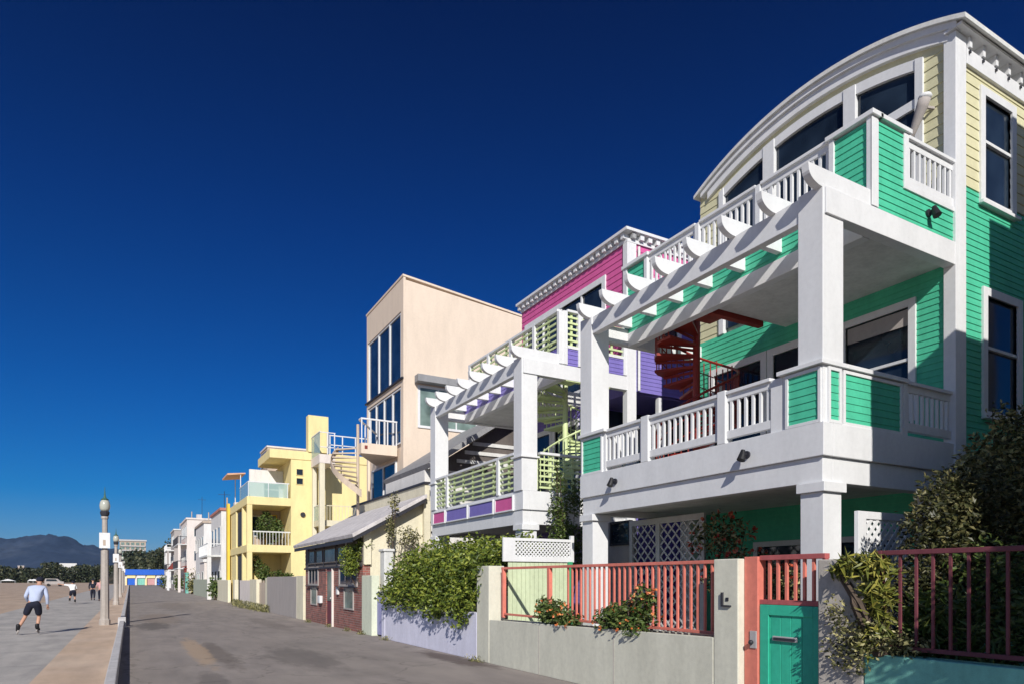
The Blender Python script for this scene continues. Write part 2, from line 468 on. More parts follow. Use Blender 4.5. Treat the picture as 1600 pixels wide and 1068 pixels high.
def twin(dy, P, name, label, arched):
    def y(v): return v + dy
    h = thing(name, label, 'house', (11, 8.4 + dy, 0))
    main, top = P['main'], P['top']
    # --- posts, lower columns, caps
    for (p0, p1) in ((5.71, 6.09), (10.76, 11.14)):
        cl = B(XP + .05, XP + .42, y(p0) + .03, y(p1) - .0, 0, 2.80).build('column', 'white', h, bevel=.008)
        B(XP + .0, XP + .46, y(p0) - .02, y(p1) + .03, 2.80, 2.928).build('capital', 'white', cl, bevel=.008)
        B(XP, XP + .42, y(p0), y(p1), 4.505, 6.76).build('post', 'white', h, bevel=.01)
    for (yy) in (5.75, 10.8):
        B(10.4, 10.7, y(yy), y(yy) + .3, 0, 2.93).build('column', 'white', h, bevel=.008)
    # --- lower deck: two stepped beams, floor, pier boxes
    m = MB()
    m.box(XP + .05, XP + .25, y(5.75), y(11.12), 2.932, 3.262); m.box(XP + .252, XW - .0, y(5.75), y(5.95), 2.932, 3.262); m.box(XP + .252, XW, y(10.95), y(11.12), 2.932, 3.262)
    m.build('lower_beam', 'white', h, bevel=.008)
    m = MB()
    if arched:
        m.box(XP, XP + .2, y(5.7), y(11.15), 3.264, 3.70); m.box(XP + .202, XW - .003, y(5.7), y(5.9), 3.264, 3.70); m.box(XP + .202, XW, y(10.95), y(11.15), 3.264, 3.70)
    else:
        m.box(XP + .03, XP + .2, y(5.7), y(11.15), 3.264, 3.70); m.box(XP + .202, XW - .003, y(5.7), y(5.9), 3.264, 3.70); m.box(XP + .202, XW, y(10.95), y(11.15), 3.264, 3.70)
    fb = m.build('fascia_beam', 'white', h, bevel=.008)
    B(XP + .255, XW, y(5.96), y(10.94), 3.05, 3.42).build('lower_deck', P['ceil'], h)
    if arched:
        # corner piers with inset green panels
        B(XP + .03, XP + .42, y(5.73), y(6.36), 3.702, 4.44).build('pier', 'white', h, bevel=.006)
        B(XP + .03, XP + .42, y(10.35), y(11.12), 3.702, 4.44).build('pier', 'white', h, bevel=.006)
        frame_panel(h, 'x', XP + .028, y(5.79), y(6.25), 3.74, 4.38, main, .045)
        frame_panel(h, 'x', XP + .028, y(10.48), y(11.07), 3.74, 4.38, main, .045)
        frame_panel(h, 'y', y(5.728), 7.95, 8.13, 3.74, 4.38, main, .045)
        for (q0, q1) in ((5.68, 6.40), (10.31, 11.16)):
            B(XP - .05, XP + .46, y(q0), y(q1), 4.442, 4.50).build('pier_cap', 'white', h, bevel=.006)
        B(8.225, 9.58, y(5.74), y(5.84), 3.702, 4.44).build('parapet_core', 'white', h)
        frame_panel(h, 'y', y(5.738), 8.27, 9.5, 3.74, 4.38, main, .045)
        B(8.262, 9.65, y(5.68), y(5.88), 4.442, 4.50).build('rail_cap', 'white', h, bevel=.006)
        B(9.58, 9.68, y(5.72), y(5.86), 3.702, 4.44).build('stile', 'white', h, bevel=.006)
        baluster_rail(h, 'y', y(5.75), 9.68, XW - .03, 3.78, 4.49)
        stl = [(7.37, 7.53), (9.12, 9.31)]
        for (q0, q1) in stl: B(XP + .0, XP + .16, y(q0), y(q1), 3.702, 4.50).build('stile', 'white', h, bevel=.006)
        B(XP + .03, XP + .14, y(6.362), y(6.56), 3.702, 4.44).build('stile', 'white', h, bevel=.006)
        baluster_rail(h, 'x', XP + .05, y(6.562), y(7.37), 3.77, 4.48)
        baluster_rail(h, 'x', XP + .05, y(7.53), y(9.12), 3.77, 4.48)
        baluster_rail(h, 'x', XP + .05, y(9.31), y(10.35), 3.77, 4.48)
    else:
        for (q0, q1, mm) in ((6.15, 7.0, P['accent']), (7.15, 8.47, main), (8.62, 9.95, main), (10.1, 10.88, P['accent'])):
            frame_panel(h, 'x', XP + .015, y(q0), y(q1), 3.30, 3.60, mm, .035, .3)
        for (q0, q1) in ((6.84, 6.96), (9.9, 10.02)): B(XP + .0, XP + .14, y(q0), y(q1), 3.702, 4.62).build('stile', 'white', h, bevel=.006)
        for (q0, q1) in ((6.1, 6.84), (6.96, 9.9), (10.02, 10.76)): slat_rail(h, 'x', XP + .04, y(q0), y(q1), 3.75, 4.62)
        for (q0, q1) in ((5.66, 6.14), (10.72, 11.18)):
            B(XP - .04, XP + .46, y(q0), y(q1), 4.46, 4.50).build('post_collar', 'white', h, bevel=.006)
            B(XP, XP + .42, y(q0) + .05, y(q1) - .05, 3.703, 4.458).build('post_base', 'white', h, bevel=.006)
        slat_rail(h, 'y', y(5.74), 8.3, XW - .03, 3.75, 4.62)
    # --- pergola: beam, side beams, rafters with scooped tails
    pb = B(XP + .02, XP + .15, y(6.092), y(10.758), 6.41, 6.735).build('pergola_beam', 'white', h, bevel=.006)
    def rafter_poly(x1):
        pts = [(7.53, 6.965), (x1, 6.965), (x1, 6.722)]
        for i in range(0, 9):
            t_ = R(90 * (1 - i / 8))
            pts.append((7.82 - .28 * math.cos(t_), 6.90 - .178 * math.sin(t_)))
        return pts
    r0 = MB().prism(rafter_poly(XU - .004), 'y', y(6.46), y(6.56)).build('rafter', 'white', h, bevel=.004)
    copies(r0, [(0, .722 * i, 0) for i in range(1, 6)])
    # first rafter rides on the side beam over the near post
    MB().prism(rafter_poly(XU - .004), 'y', y(5.72), y(5.83)).build('rafter', 'white', h, bevel=.004)
    MB().prism(rafter_poly(XU - .004), 'y', y(10.80), y(10.90)).build('rafter', 'white', h, bevel=.004)
    B(XP + .03, XW - .03, y(5.68), y(5.84), 6.38, 6.72).build('side_beam', 'white', h, bevel=.006); B(XP + .1, XW, y(10.93), y(11.05), 6.40, 6.72).build('side_beam', 'white', h, bevel=.006)
    # --- upper deck (with the stair opening) and its fascia
    B(XU - .02, XU + .14, y(5.842), y(10.928), 6.37, 6.64).build('deck_fascia', 'white', h, bevel=.006)
    if arched: B(XU + .142, XW, y(5.845), y(8.75), 6.44, 6.80).build('upper_deck', P['ceil'], h)
    else:
        B(XU + .142, XW, y(7.75), y(10.92), 6.44, 6.80).build('upper_deck', P['ceil'], h)
    # --- upper parapet
    if arched:
        sid(MB(), 'x', XU, y(5.80), y(11.05), 6.642, 7.09, .1).build('siding_panel', main, h)
        B(XU - .03, XU + .13, y(5.70), y(5.78), 6.75, 7.97).build('corner_board', 'white', h, bevel=.005)
        for (q0, q1) in ((5.79, 6.28), (10.42, 10.95)):
            sid(MB(), 'x', XU + .012, y(q0), y(q1), 7.09, 7.94, .1).build('siding_panel', main, h)
            B(XU + .07, XU + .14, y(q0), y(q1), 6.85, 7.94).build('parapet_core', 'white', h)
        for (q0, q1) in ((6.28, 6.36), (10.33, 10.42), (10.95, 11.05)): B(XU - .03, XU + .12, y(q0), y(q1), 7.092, 7.97).build('stile', 'white', h, bevel=.005)
        for (q0, q1) in ((5.66, 6.40), (10.29, 11.09)): B(XU - .06, XU + .18, y(q0), y(q1), 7.972, 8.04).build('parapet_cap', 'white', h, bevel=.006)
        for q in (7.65, 9.0): B(XU - .02, XU + .1, y(q) - .05, y(q) + .05, 7.092, 8.0).build('stile', 'white', h, bevel=.005)
        for (q0, q1) in ((6.36, 7.6), (7.7, 8.95), (9.05, 10.33)): baluster_rail(h, 'x', XU + .02, y(q0), y(q1), 7.10, 8.03)
        # right side: siding with a notch for the rail
        sid(MB(), 'y', y(5.72), XU + .10, 9.55, 6.748, 7.94, .1).build('siding_panel', main, h)
        sid(MB(), 'y', y(5.72), 9.55, XW - .05, 6.748, 7.18, .1).build('siding_panel', main, h)
        m = MB(); m.box(9.55, 9.66, y(5.69), y(5.80), 7.18, 7.97); m.box(9.66, XW - .03, y(5.69), y(5.80), 7.18, 7.25)
        m.build('panel_frame', 'white', h, bevel=.005)
        B(XU + .12, 9.70, y(5.66), y(5.84), 7.972, 8.035).build('parapet_cap', 'white', h, bevel=.006)
        B(XU - .03, XU + .102, y(5.695), y(5.718), 6.75, 7.97).build('corner_board', 'white', h, bevel=.004)
        baluster_rail(h, 'y', y(5.72), 9.66, XW - .03, 7.26, 7.96, gap=.125)
    else:
        B(XU - .03, XU + .13, y(5.70), y(5.80), 6.75, 7.97).build('corner_board', 'white', h, bevel=.005)
        sid(MB(), 'x', XU, y(5.80), y(11.05), 6.642, 7.12, .1).build('siding_panel', main, h)
        for q in (6.9, 8.1, 9.4, 10.6): B(XU - .02, XU + .1, y(q) - .06, y(q) + .06, 7.122, 8.05).build('stile', 'white', h, bevel=.005)
        e = [5.80, 6.84, 6.96, 8.04, 8.16, 9.34, 9.46, 10.54]
        for q0, q1 in zip(e[::2], e[1::2]): slat_rail(h, 'x', XU + .02, y(q0), y(q1), 7.15, 8.05)
        sid(MB(), 'y', y(5.73), XU + .15, XW - .05, 6.748, 7.14, .1).build('siding_panel', main, h)
        for q in (8.99, 9.42, 10.79): B(q - .06, q + .06, y(5.69), y(5.80), 6.748, 8.0).build('stile', 'white', h, bevel=.005)
        slat_rail(h, 'y', y(5.73), 9.05, 9.36, 7.15, 8.05); slat_rail(h, 'y', y(5.73), 9.48, 10.72, 7.15, 8.05)
        B(9.06, 10.73, y(5.70), y(5.74), 7.14, 7.2).build('sill_board', 'white', h)
    # --- main body
    ys0, ys1 = y(5.72), y(10.98)
    XB = 21.0
    # core
    if arched: B(XW + .10, XB, ys0 + .09, ys1, 0, 9.9).build('wall', P['core'], h)
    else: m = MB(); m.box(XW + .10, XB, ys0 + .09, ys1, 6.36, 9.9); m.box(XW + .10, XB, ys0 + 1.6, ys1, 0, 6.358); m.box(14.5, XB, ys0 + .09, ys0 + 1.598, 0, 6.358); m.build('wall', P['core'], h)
    if not arched:
        pass
    # street wall, lower two floors
    op = [(y(6.40), y(7.50), 4.3, 6.0), (y(7.95), y(9.02), 3.55, 5.98), (y(9.32), y(10.55), 3.55, 5.98)]
    sid(MB(), 'x', XW, y(5.83 if arched else 7.35), y(10.98), 3.42, 6.44, .1, openings=op).build('siding_wall', main, h)
    sid(MB(), 'x', XW, y(5.83), y(10.98), 0, 3.05, .1, openings=[(y(6.6), y(7.6), 1.0, 2.3), (y(8.3), y(9.4), .1, 2.3)]).build('siding_wall', main, h)
    if arched: window(h, 'x', XW - .012, y(6.40), y(7.50), 4.3, 6.0, .12, rails=(5.17,))
    for (a, b) in ((7.95, 9.02), (9.32, 10.55)): window(h, 'x', XW - .012, y(a), y(b), 3.55, 5.98, .14, rails=(3.9,))
    window(h, 'x', XW - .012, y(6.6), y(7.6), 1.0, 2.3, .1); window(h, 'x', XW - .012, y(8.3), y(9.4), .1, 2.3, .1)
    # corner boards
    for z0, z1 in ((0, 9.90 if arched else 10.075),):
        B(XW - .05, XW + .04, ys0 - .05, ys0 + .13, z0, z1).build('corner_board', 'white', h, bevel=.006)
        B(XW + .041, XW + .24, ys0 - .05, ys0 + .0, z0, z1).build('corner_board', 'white', h, bevel=.006)
    # third floor street wall
    if arched:
        sid(MB(), 'x', XW, y(8.75), y(10.98), 6.442, 6.795, .1).build('siding_wall', main, h)
        wins = [(6.30, 7.31), (7.54, 9.00), (9.27, 10.29)]
        sid(MB(), 'x', XW + .012, y(5.85), y(6.19), 6.80, 9.92, .16, .016).build('siding_wall', top, h)
        sid(MB(), 'x', XW + .012, y(10.40), y(10.98), 6.80, 9.92, .16, .016).build('siding_wall', top, h)
        N = 24
        ya = [5.85 + (10.98 - 5.85) * i / N for i in range(N + 1)]
        MB().band([(y(v), arc(y(v), dy) - .06) for v in ya], [(y(v), arc(y(v), dy) - .44 if 6.1 < v < 10.5 else 9.915) for v in ya], 'x', XW + .02, XW + .08).build('gable_panel', top, h)
        for (a, b) in wins:
            yy = [a + (b - a) * i / 8 for i in range(9)]
            f = MB().band([(y(v), arc(y(v), dy) - .45) for v in yy], [(y(v), arc(y(v), dy) - .62) for v in yy], 'x', XW - .02, XW + .06)
            lowz = 6.9
            w = f.build('window', 'white', h)
            g = MB().band([(y(v), arc(y(v), dy) - .625) for v in yy], [(y(v), lowz) for v in yy], 'x', XW + .04, XW + .06)
            g.build('pane', 'glass', w)
            if a < 7: B(XW - .01, XW + .038, y(a), y(b), 9.12, 9.27).build('transom', 'white', w, bevel=.004)
        for (a, b) in ((6.17, 6.30), (7.31, 7.54), (9.00, 9.27), (10.29, 10.42)):
            yy = [a, (a + b) / 2, b]
            MB().band([(y(v), arc(y(v), dy) - .45) for v in yy], [(y(v), 6.8) for v in yy], 'x', XW - .035, XW + .07).build('mullion', 'white', h, bevel=.005)
        # vaulted roof with two stepped fascias
        N = 36
        yr = [5.48 + (11.02 - 5.48) * i / N for i in range(N + 1)]
        MB().band([(y(v), arc(y(v), dy)) for v in yr], [(y(v), arc(y(v), dy) - .07) for v in yr], 'x', XW - .16, XB + .2).build('roof', 'white2', h)
        f = MB().band([(y(v), arc(y(v), dy) - .072) for v in yr[1:-1]], [(y(v), arc(y(v), dy) - .17) for v in yr[1:-1]], 'x', XW - .11, XW + .02)
        f.build('fascia', 'white', h)
        MB().band([(y(v), arc(y(v), dy) - .172) for v in yr[2:-2]], [(y(v), arc(y(v), dy) - .33) for v in yr[2:-2]], 'x', XW - .06, XW + .03).build('fascia', 'white', h)
        # side eave with brackets
        B(XW + .242, XB, ys0 - .06, ys0 + .06, 9.50, 9.74).build('cornice', 'white', h, bevel=.005)
        B(XW - .10, XB, ys0 - .16, ys0 + .1, 9.905, arc(5.6, 0) - .10).build('cornice', 'white', h, bevel=.005)
        b = B(XW + .26, XW + .33, ys0 - .09, ys0 + .06, 9.742, 9.903).build('bracket', 'white', h)
        copies(b, [(.38 * i, 0, 0) for i in range(1, 22)])
        b = B(XW + .28, XW + .31, ys0 - .09, ys0 - .062, 9.66, 9.70).build('bracket', 'dark', h); copies(b, [(.38 * i, 0, 0) for i in range(1, 22)])
    else:
        sid(MB(), 'x', XW, y(5.83), y(10.98), 6.80, 10.12, .16, .016, openings=[(y(6.75), y(10.6), 6.9, 9.45)]).build('siding_wall', top, h)
        window(h, 'x', XW - .014, y(6.75), y(10.6), 6.9, 9.45, .16, mull=(y(7.7), y(8.7), y(9.7)))
        m = MB(); m.box(XW - .18, XB, ys0 - .18, ys1 + .1, 10.30, 10.37); m.box(XW - .05, XB, ys0 - .05, ys1, 10.08, 10.16)
        m.build('cornice', 'white', h)
        B(XW + .02, XB, ys0 + .02, ys1, 10.16, 10.30).build('parapet', 'white', h)
        b = B(XW - .13, XW + .02, ys0 + .0, ys0 + .12, 10.162, 10.298).build('bracket', 'white', h)
        copies(b, [(0, .26 * i, 0) for i in range(1, 21)])
        b = B(XW + .05, XW + .17, ys0 - .13, ys0 + .02, 10.162, 10.298).build('bracket', 'white', h)
        copies(b, [(.26 * i, 0, 0) for i in range(0, 8)])
    # right side wall
    wz = [(11.68, 12.5, 7.62, 9.22), (11.75, 12.7, 4.3, 6.1), (14.2, 15.3, 7.62, 9.22), (14.2, 15.4, 4.2, 6.1)]
    zb = 7.66 if arched else 9.3
    if not arched:
        wz = wz[:1] + wz[2:3]
        B(XW + .12, 14.4, ys0 + 1.55, ys0 + 1.598, 3.5, 6.3).build('recess_shade_wall', 'glass', h)  # dark back wall stands in for shade inside the open recess
        pk = B(XW + .3, XW + .36, ys0 + .3, ys0 + .34, 3.45, 4.5).build('picket', main, h); copies(pk, [(.2 * i, 0, 0) for i in range(1, 12)])
        B(XW + .2, 13.6, ys0 + .28, ys0 + .36, 4.502, 4.58).build('rail', 'white', h)
        B(11.9, 12.02, ys0 + .02, ys0 + .14, 0, 6.35).build('post', 'white', h)
    sid(MB(), 'y', ys0, XW + .24, 17, 0 if arched else 6.4, zb, .1, openings=wz).build('siding_wall', main, h)
    sid(MB(), 'y', ys0, XW + .24, 17, zb + .02, 9.6 if arched else 10.08, .16, .016, openings=wz).build('siding_wall', top, h)
    for q in wz: window(h, 'y', ys0 - .016, *q, .13, rails=((q[2] + q[3]) / 2 + .1,), sill=True)
    # spiral stair through the deck opening
    st = h
    sy_ = P['stair_y']; cx, cy = 9.75, y(sy_)
    s = MB().tube([(cx, cy, 3.425), (cx, cy, 7.75)], .07, 12).build('spiral_staircase', P['stair'], h); s['label'] = P['stair_label']
    n = 15
    tr = []
    for i in range(n):
        a = R(-215 + i * 30); z = 3.62 + i * .205
        m = MB(); w = R(15); r1 = .82
        m.prism([(cx + .06 * math.cos(a - 1), cy + .06 * math.sin(a - 1)), (cx + r1 * math.cos(a - w), cy + r1 * math.sin(a - w)), (cx + r1 * math.cos(a), cy + r1 * math.sin(a)), (cx + r1 * math.cos(a + w), cy + r1 * math.sin(a + w)), (cx + .06 * math.cos(a + 1), cy + .06 * math.sin(a + 1))], 'z', z - .05, z)
        t_ = m.build('tread', P['stair'], s)
        for da in (-.17, 0, .17):
            MB().tube([(cx + .79 * math.cos(a + da), cy + .79 * math.sin(a + da), z), (cx + .79 * math.cos(a + da), cy + .79 * math.sin(a + da), z + .88)], .014, 5).build('baluster', P['stair2'], t_)
        MB().bar((cx + .05 * math.cos(a - .26), cy + .05 * math.sin(a - .26), z - .12), (cx + .8 * math.cos(a - .26), cy + .8 * math.sin(a - .26), z - .07), .02, .05).build('riser', P['stair'], t_)
    hp = []
    for i in range(n * 3):
        a = R(-215 + i * 10); hp.append((cx + .79 * math.cos(a), cy + .79 * math.sin(a), 3.62 + i * .205 / 3 + .89))
    MB().tube(hp, .025, 6).build('handrail', P['stair'], s)
    for k in (.3, .6):
        MB().tube([(x, y_, z - k) for x, y_, z in hp], .012, 5).build('handrail', P['stair'], s)
    m = MB(); m.box(9.0, 10.3, y(sy_ - 1.16), y(sy_ - 1.04), 6.36, 6.50); m.box(9.0, 9.5, y(sy_ - 1.038), y(sy_ - .6), 6.44, 6.50)
    m.build('landing', P['stair'], s)
    return h

green_house = twin(0, dict(main='green', top='yellow', core='white2', ceil='white2', stair='red', stair_y=9.95, stair2='red',
    stair_label='dark red spiral staircase rising through the balcony of the green house'), 'beach_house',
    'green and pale yellow clapboard beach house with a curved white roof and white pergola', True)
purple_house = twin(7.75, dict(main='purple', top='pink', accent='pink', core='purple', ceil='white2', stair='lime', stair_y=6.85, stair2='lime',
    stair_label='lime green spiral staircase on the balcony of the pink and purple house'), 'beach_house',
    'pink and purple clapboard beach house with flat roof, white pergola and lime slat railings', False)
pw = B(9.34, 9.5, 11.46, 13.3, 0, 2.92).build('passage_wall', 'greywall', green_house)
window(pw, 'x', 9.32, 11.5, 12.1, 2.45, 2.88, .05, gmat='glass', fmat='dark', solid=True)
for loc, ax in (((7.8, 6.94, 3.46), 'x'), ((7.8, 10.01, 3.46), 'x'), ((10.15, 5.708, 6.98), 'y')):
    d = Vector((-1, 0, 0)) if ax == 'x' else Vector((0, -1, 0)); p = Vector(loc)
    sp = MB().tube([p, p + d * .03], .055, 12).build('spotlight', 'dark', green_house)
    MB().tube([p + d * .031, p + d * .09 + Vector((0, 0, .03))], .018, 8).build('arm', 'dark', sp)
    MB().tube([p + d * .09 + Vector((0, 0, .06)), p + d * .11 + Vector((0, 0, -.02)), p + d * .14 + Vector((0, 0, -.09))], [.03, .05, .06], 12).build('lamp_head', 'black', sp)
t = MB().tube([(XW - .14, 6.34, 8.48), (XW - .16, 6.25, 8.66), (XW - .18, 6.10, 8.95), (XW - .19, 6.05, 9.06)], [.02, .05, .085, .09], 12).build('wall_lamp', 'greywall', green_house, smooth=True)
MB().ball((XW - .19, 6.045, 9.07), (.10, .10, .055), 12, 6).build('cap', 'white', t, smooth=True)
MB().bar((XW - .17, 6.08, 8.95), (XW + .01, 6.02, 8.95), .035).build('arm', 'greywall', t)

# ------------------------------------------------------------------ setting
struct('ground', B(-2500, 3000, -600, 6500, -.5, -.03), 'sand')
struct('beach', B(-400, -5.5, -40, 900, -.029, -.012), 'sand')
struct('promenade', B(-5.5, -1.4, -40, 700, -.028, -.004), 'path')
struct('sandy_verge', B(-1.4, -.31, -40, 700, -.027, .0), 'strip')
struct('street', B(-.17, 6.45, -40, 236, -.026, .0), 'asphalt')
struct('yard', B(6.45, 60, -40, 300, -.025, -.004), 'yard')
m = MB(); m.box(-.31, -.17, -12, 26.9, -.02, .25); m.box(-.31, -.17, 27.9, 236, -.02, .25); m.box(-.36, -.12, 26.9, 27.1, -.02, .33); m.box(-.36, -.12, 27.7, 27.9, -.02, .33)
o = m.build('kerb_wall', 'kerb', bevel=.015); tag(o, 'low pale concrete kerb wall between the sandy verge and the street', 'wall')

# ------------------------------------------------------------------ green house frontage
o = B(6.2, 6.42, -3, 4.09, 0, .94).build('garden_wall', 'teal', bevel=.01); tag(o, 'low turquoise garden wall under the dark wine red railing', 'wall')
def picket_railing(label, x, y0, y1, z0, z1, mat, posts, py0, py1, gap, group=None, w=.014):
    t = thing('picket_railing', label, 'railing', (x, (y0 + y1) / 2, z0))
    MB().box(x - .03, x + .03, y0, y1, z1 - .045, z1).build('top_rail', mat, t, bevel=.005)
    MB().box(x - .02, x + .02, y0, y1, z0 + .03, z0 + .07).build('bottom_rail', mat, t, bevel=.004)
    n = int((py1 - py0) / gap)
    p = MB().box(x - w, x + w, py0 - w, py0 + w, z0 + .071, z1 - .046).build('picket', mat, t)
    copies(p, [(0, i * gap, 0) for i in range(1, n + 1)])
    for q in posts: MB().box(x - .035, x + .035, q - .035, q + .035, z0 - .02, z1 - .046 if q < y1 - .1 else z1 + .001).build('post', mat, t, bevel=.004)
    return t
picket_railing('dark wine red picket railing on the turquoise wall in the shade', 6.31, -2.9, 4.05, .96, 1.93, 'wine', (4.0, 2.0, 0, -2), -2.8, 3.9, .15, w=.011)
o = B(6.2, 6.6, 4.1, 4.6, 0, 1.86).build('gate_pillar', 'stone', bevel=.015); tag(o, 'rough beige pillar right of the green gate, streaked with frond shadows', 'pillar')
# gate
t = thing('garden_gate', 'green wooden garden gate with coral bars on top and a letter slot', 'gate', (6.37, 5.05, 0))
B(6.30, 6.44, 5.46, 5.655, 0, 1.92).build('gate_post', 'coral', t, bevel=.006)
m = MB(); m.box(6.33, 6.41, 4.61, 5.458, 1.875, 1.93); m.box(6.33, 6.41, 4.62, 5.458, 1.37, 1.425); m.box(6.34, 6.40, 4.61, 4.65, 1.426, 1.874)
m.build('gate_frame', 'coral2', t, bevel=.004)
p = B(6.355, 6.385, 5.33, 5.36, 1.426, 1.874).build('bar', 'coral', t); copies(p, [(0, -.115 * i, 0) for i in range(1, 6)])
m = MB()
for i in range(6): m.box(6.345, 6.385, 4.625 + i * .1385, 4.625 + (i + 1) * .1385 - .005, .04, 1.368)
m.box(6.386, 6.41, 4.63, 5.45, .2, .32); m.box(6.386, 6.41, 4.63, 5.45, 1.1, 1.22)
m.build('door_panel', 'green_door', t, bevel=.004)
m = MB(); m.box(6.325, 6.344, 5.33, 5.45, .06, 1.367); m.box(6.325, 6.344, 4.63, 4.75, .06, 1.367); m.box(6.325, 6.344, 4.751, 5.329, 1.25, 1.367); m.box(6.325, 6.344, 4.751, 5.329, .06, .2)
m.build('door_frame', 'green_door', t, bevel=.005)
s_ = B(6.318, 6.343, 4.95, 5.27, .965, 1.02).build('letter_slot', 'metal', t, bevel=.005)
B(6.312, 6.3175, 4.97, 5.25, .975, 1.005).build('flap', 'dark', s_)
k = B(6.285, 6.30, 5.47, 5.56, .86, 1.06).build('lock_plate', 'metal', t, bevel=.003)
MB().ball((6.25, 5.515, .93), .03, 10, 6).tube([(6.285, 5.515, .93), (6.25, 5.515, .93)], .011).build('handle', 'dark', k, smooth=True)
o = MB().box(6.2, 6.62, 5.66, 6.04, 0, 1.90).build('gate_pillar', 'wall', bevel=.012); tag(o, 'smooth grey green pillar left of the coral gate post, with a small dark lamp', 'pillar')
m = MB().box(6.17, 6.199, 5.76, 5.90, 1.33, 1.35).box(6.17, 6.199, 5.878, 5.90, 1.351, 1.50).box(6.19, 6.199, 5.80, 5.84, 1.40, 1.44)
m.build('pillar_lamp', 'dark', o)
# planter wall, railing, flowers
m = MB(); m.band([(6.05, .95), (11.98, .86)], [(6.05, 0), (11.98, 0)], 'x', 6.2, 6.26)
m.band([(6.05, .95), (11.98, .86)], [(6.05, 0), (11.98, 0)], 'x', 6.50, 6.58)
o = m.build('planter_wall', 'wall', bevel=.008); tag(o, 'long grey green planter wall below the coral railing', 'wall')
MB().band([(6.06, .86), (11.97, .78)], [(6.06, .1), (11.97, .1)], 'x', 6.262, 6.498).build('soil', 'soil', o)
for yy in (8.0, 10.1): B(6.194, 6.1995, yy, yy + .008, .02, .84).build('joint', 'greywall', o)
picket_railing('coral picket railing on the grey green planter wall', 6.42, 6.05, 11.84, .93, 1.90, 'coral', (11.78, 10.1), 6.15, 9.6, .125)
o = B(6.2, 6.55, 12.0, 12.54, 0, 1.93).build('gate_pillar', 'wall', bevel=.012); tag(o, 'square grey green pillar between the coral railing and the overgrown lavender wall', 'pillar')
def shrub(name, label, cat, base, blobs, n, size, leaf, stems=6, group=None, flowers=None, droop=0, seed=1, asp=.5):
    random.seed(seed)
    t = thing(name, label, cat, base, group)
    bx, by, bz = base
    m = MB()
    for i in range(stems):
        b = random.choice(blobs)
        tip = Vector((b[0] + random.uniform(-.6, .6) * b[3], b[1] + random.uniform(-.6, .6) * b[4], b[2] + random.uniform(-.2, .6) * b[5]))
        p0 = Vector((bx + random.uniform(-.08, .08), by + random.uniform(-.08, .08), bz))
        mid = p0.lerp(tip, .5) + Vector((random.uniform(-.1, .1), random.uniform(-.1, .1), .1))
        m.tube([p0, mid, tip], [size * .28, size * .18, size * .06], 5)
    m.build('stem', 'bark', t)
    m = MB(); foliage(m, blobs, n, size, droop, asp); m.build('foliage', leaf, t, fix=False)
    if flowers:
        m = MB()
        for i in range(flowers[1]):
            b = random.choice(blobs); d = Vector((random.gauss(0, 1), random.gauss(0, 1), random.gauss(.3, 1))).normalized()
            p = Vector((b[0] + d.x * b[3], b[1] + d.y * b[4], b[2] + d.z * b[5]))
            for k in range(4): m.leaf(p + Vector((random.gauss(0, .02), random.gauss(0, .02), random.gauss(0, .02))), flowers[2], asp=.8)
        m.build('blossom', flowers[0], t, fix=False)
    return t
def foliage(m, blobs, n, size, droop=0, asp=.5):
    tot = sum(b[3] * b[4] * b[5] for b in blobs)
    for b in blobs:
        k = int(n * b[3] * b[4] * b[5] / tot); c = 0; tries = 0
        while c < k and tries < k * 6:
            tries += 1
            d = Vector((random.gauss(0, 1), random.gauss(0, 1), random.gauss(0, 1))).normalized()
            r = random.random() ** .45
            if noise.noise(Vector((b[0] + d.x * 2.1, b[1] + d.y * 2.1, b[2] + d.z * 2.1)) * 1.7) < -.1 and r > .72: continue
            r *= 1 + .16 * noise.noise(d * 3 + Vector(b[:3]))
            p = Vector((b[0] + d.x * b[3] * r, b[1] + d.y * b[4] * r, b[2] + d.z * b[5] * r))
            dd = Vector((random.gauss(0, 1), random.gauss(0, 1), random.gauss(-droop, .7)))
            m.leaf(p, size * random.uniform(.7, 1.3), asp=asp, d=dd); c += 1
shrub('flowering_shrub', 'small flowering shrub in the planter near the coral post, left of the other one', 'shrub', (6.38, 9.9, .82),
      [(6.36, 9.9, 1.08, .26, .5, .24), (6.30, 9.35, 1.0, .2, .35, .16), (6.4, 10.2, 1.22, .16, .22, .18)], 1500, .075, 'leaf_m', 8, 'shrubs in the coral railing planter', ('fl_org', 26, .05), seed=3)
shrub('flowering_shrub', 'larger flowering shrub in the planter, in front of the white lattice doors', 'shrub', (6.38, 7.75, .85),
      [(6.36, 7.8, 1.12, .28, .6, .24), (6.30, 8.2, 1.05, .22, .4, .2), (6.4, 7.55, 1.38, .2, .25, .26), (6.24, 7.6, .95, .16, .35, .12)], 2000, .075, 'leaf_m', 10, 'shrubs in the coral railing planter', ('fl_org', 34, .05), seed=4)
# side fence between the two lots: pale green boards, white lattice above
def lattice(m, ax, plane, a0, a1, z0, z1, step, w=.022, t=.012):
    """diagonal crossed laths clipped to a rectangle"""
    for sgn in (1, -1):
        k = -(z1 - z0)
        while k < (a1 - a0):
            pts = []
            # line a = a0 + k + s , z = z0 + s (sgn 1)
            s0 = max(0, -k); s1 = min(z1 - z0, (a1 - a0) - k)
            if s1 - s0 > .03:
                A0, A1 = k + s0, k + s1
                Z0, Z1 = z0 + s0, z0 + s1
                if sgn < 0: A0, A1 = (a1 - a0) - A0, (a1 - a0) - A1
                o = 0 if sgn > 0 else t + .001
                if ax == 'y': m.bar((a0 + A0, plane + o, Z0), (a0 + A1, plane + o, Z1), t, w, up=(0, 1, 0)) if False else m.bar((a0 + A0, plane + o, Z0), (a0 + A1, plane + o, Z1), t, w)
                else: m.bar((plane + o, a0 + A0, Z0), (plane + o, a0 + A1, Z1), t, w)
            k += step
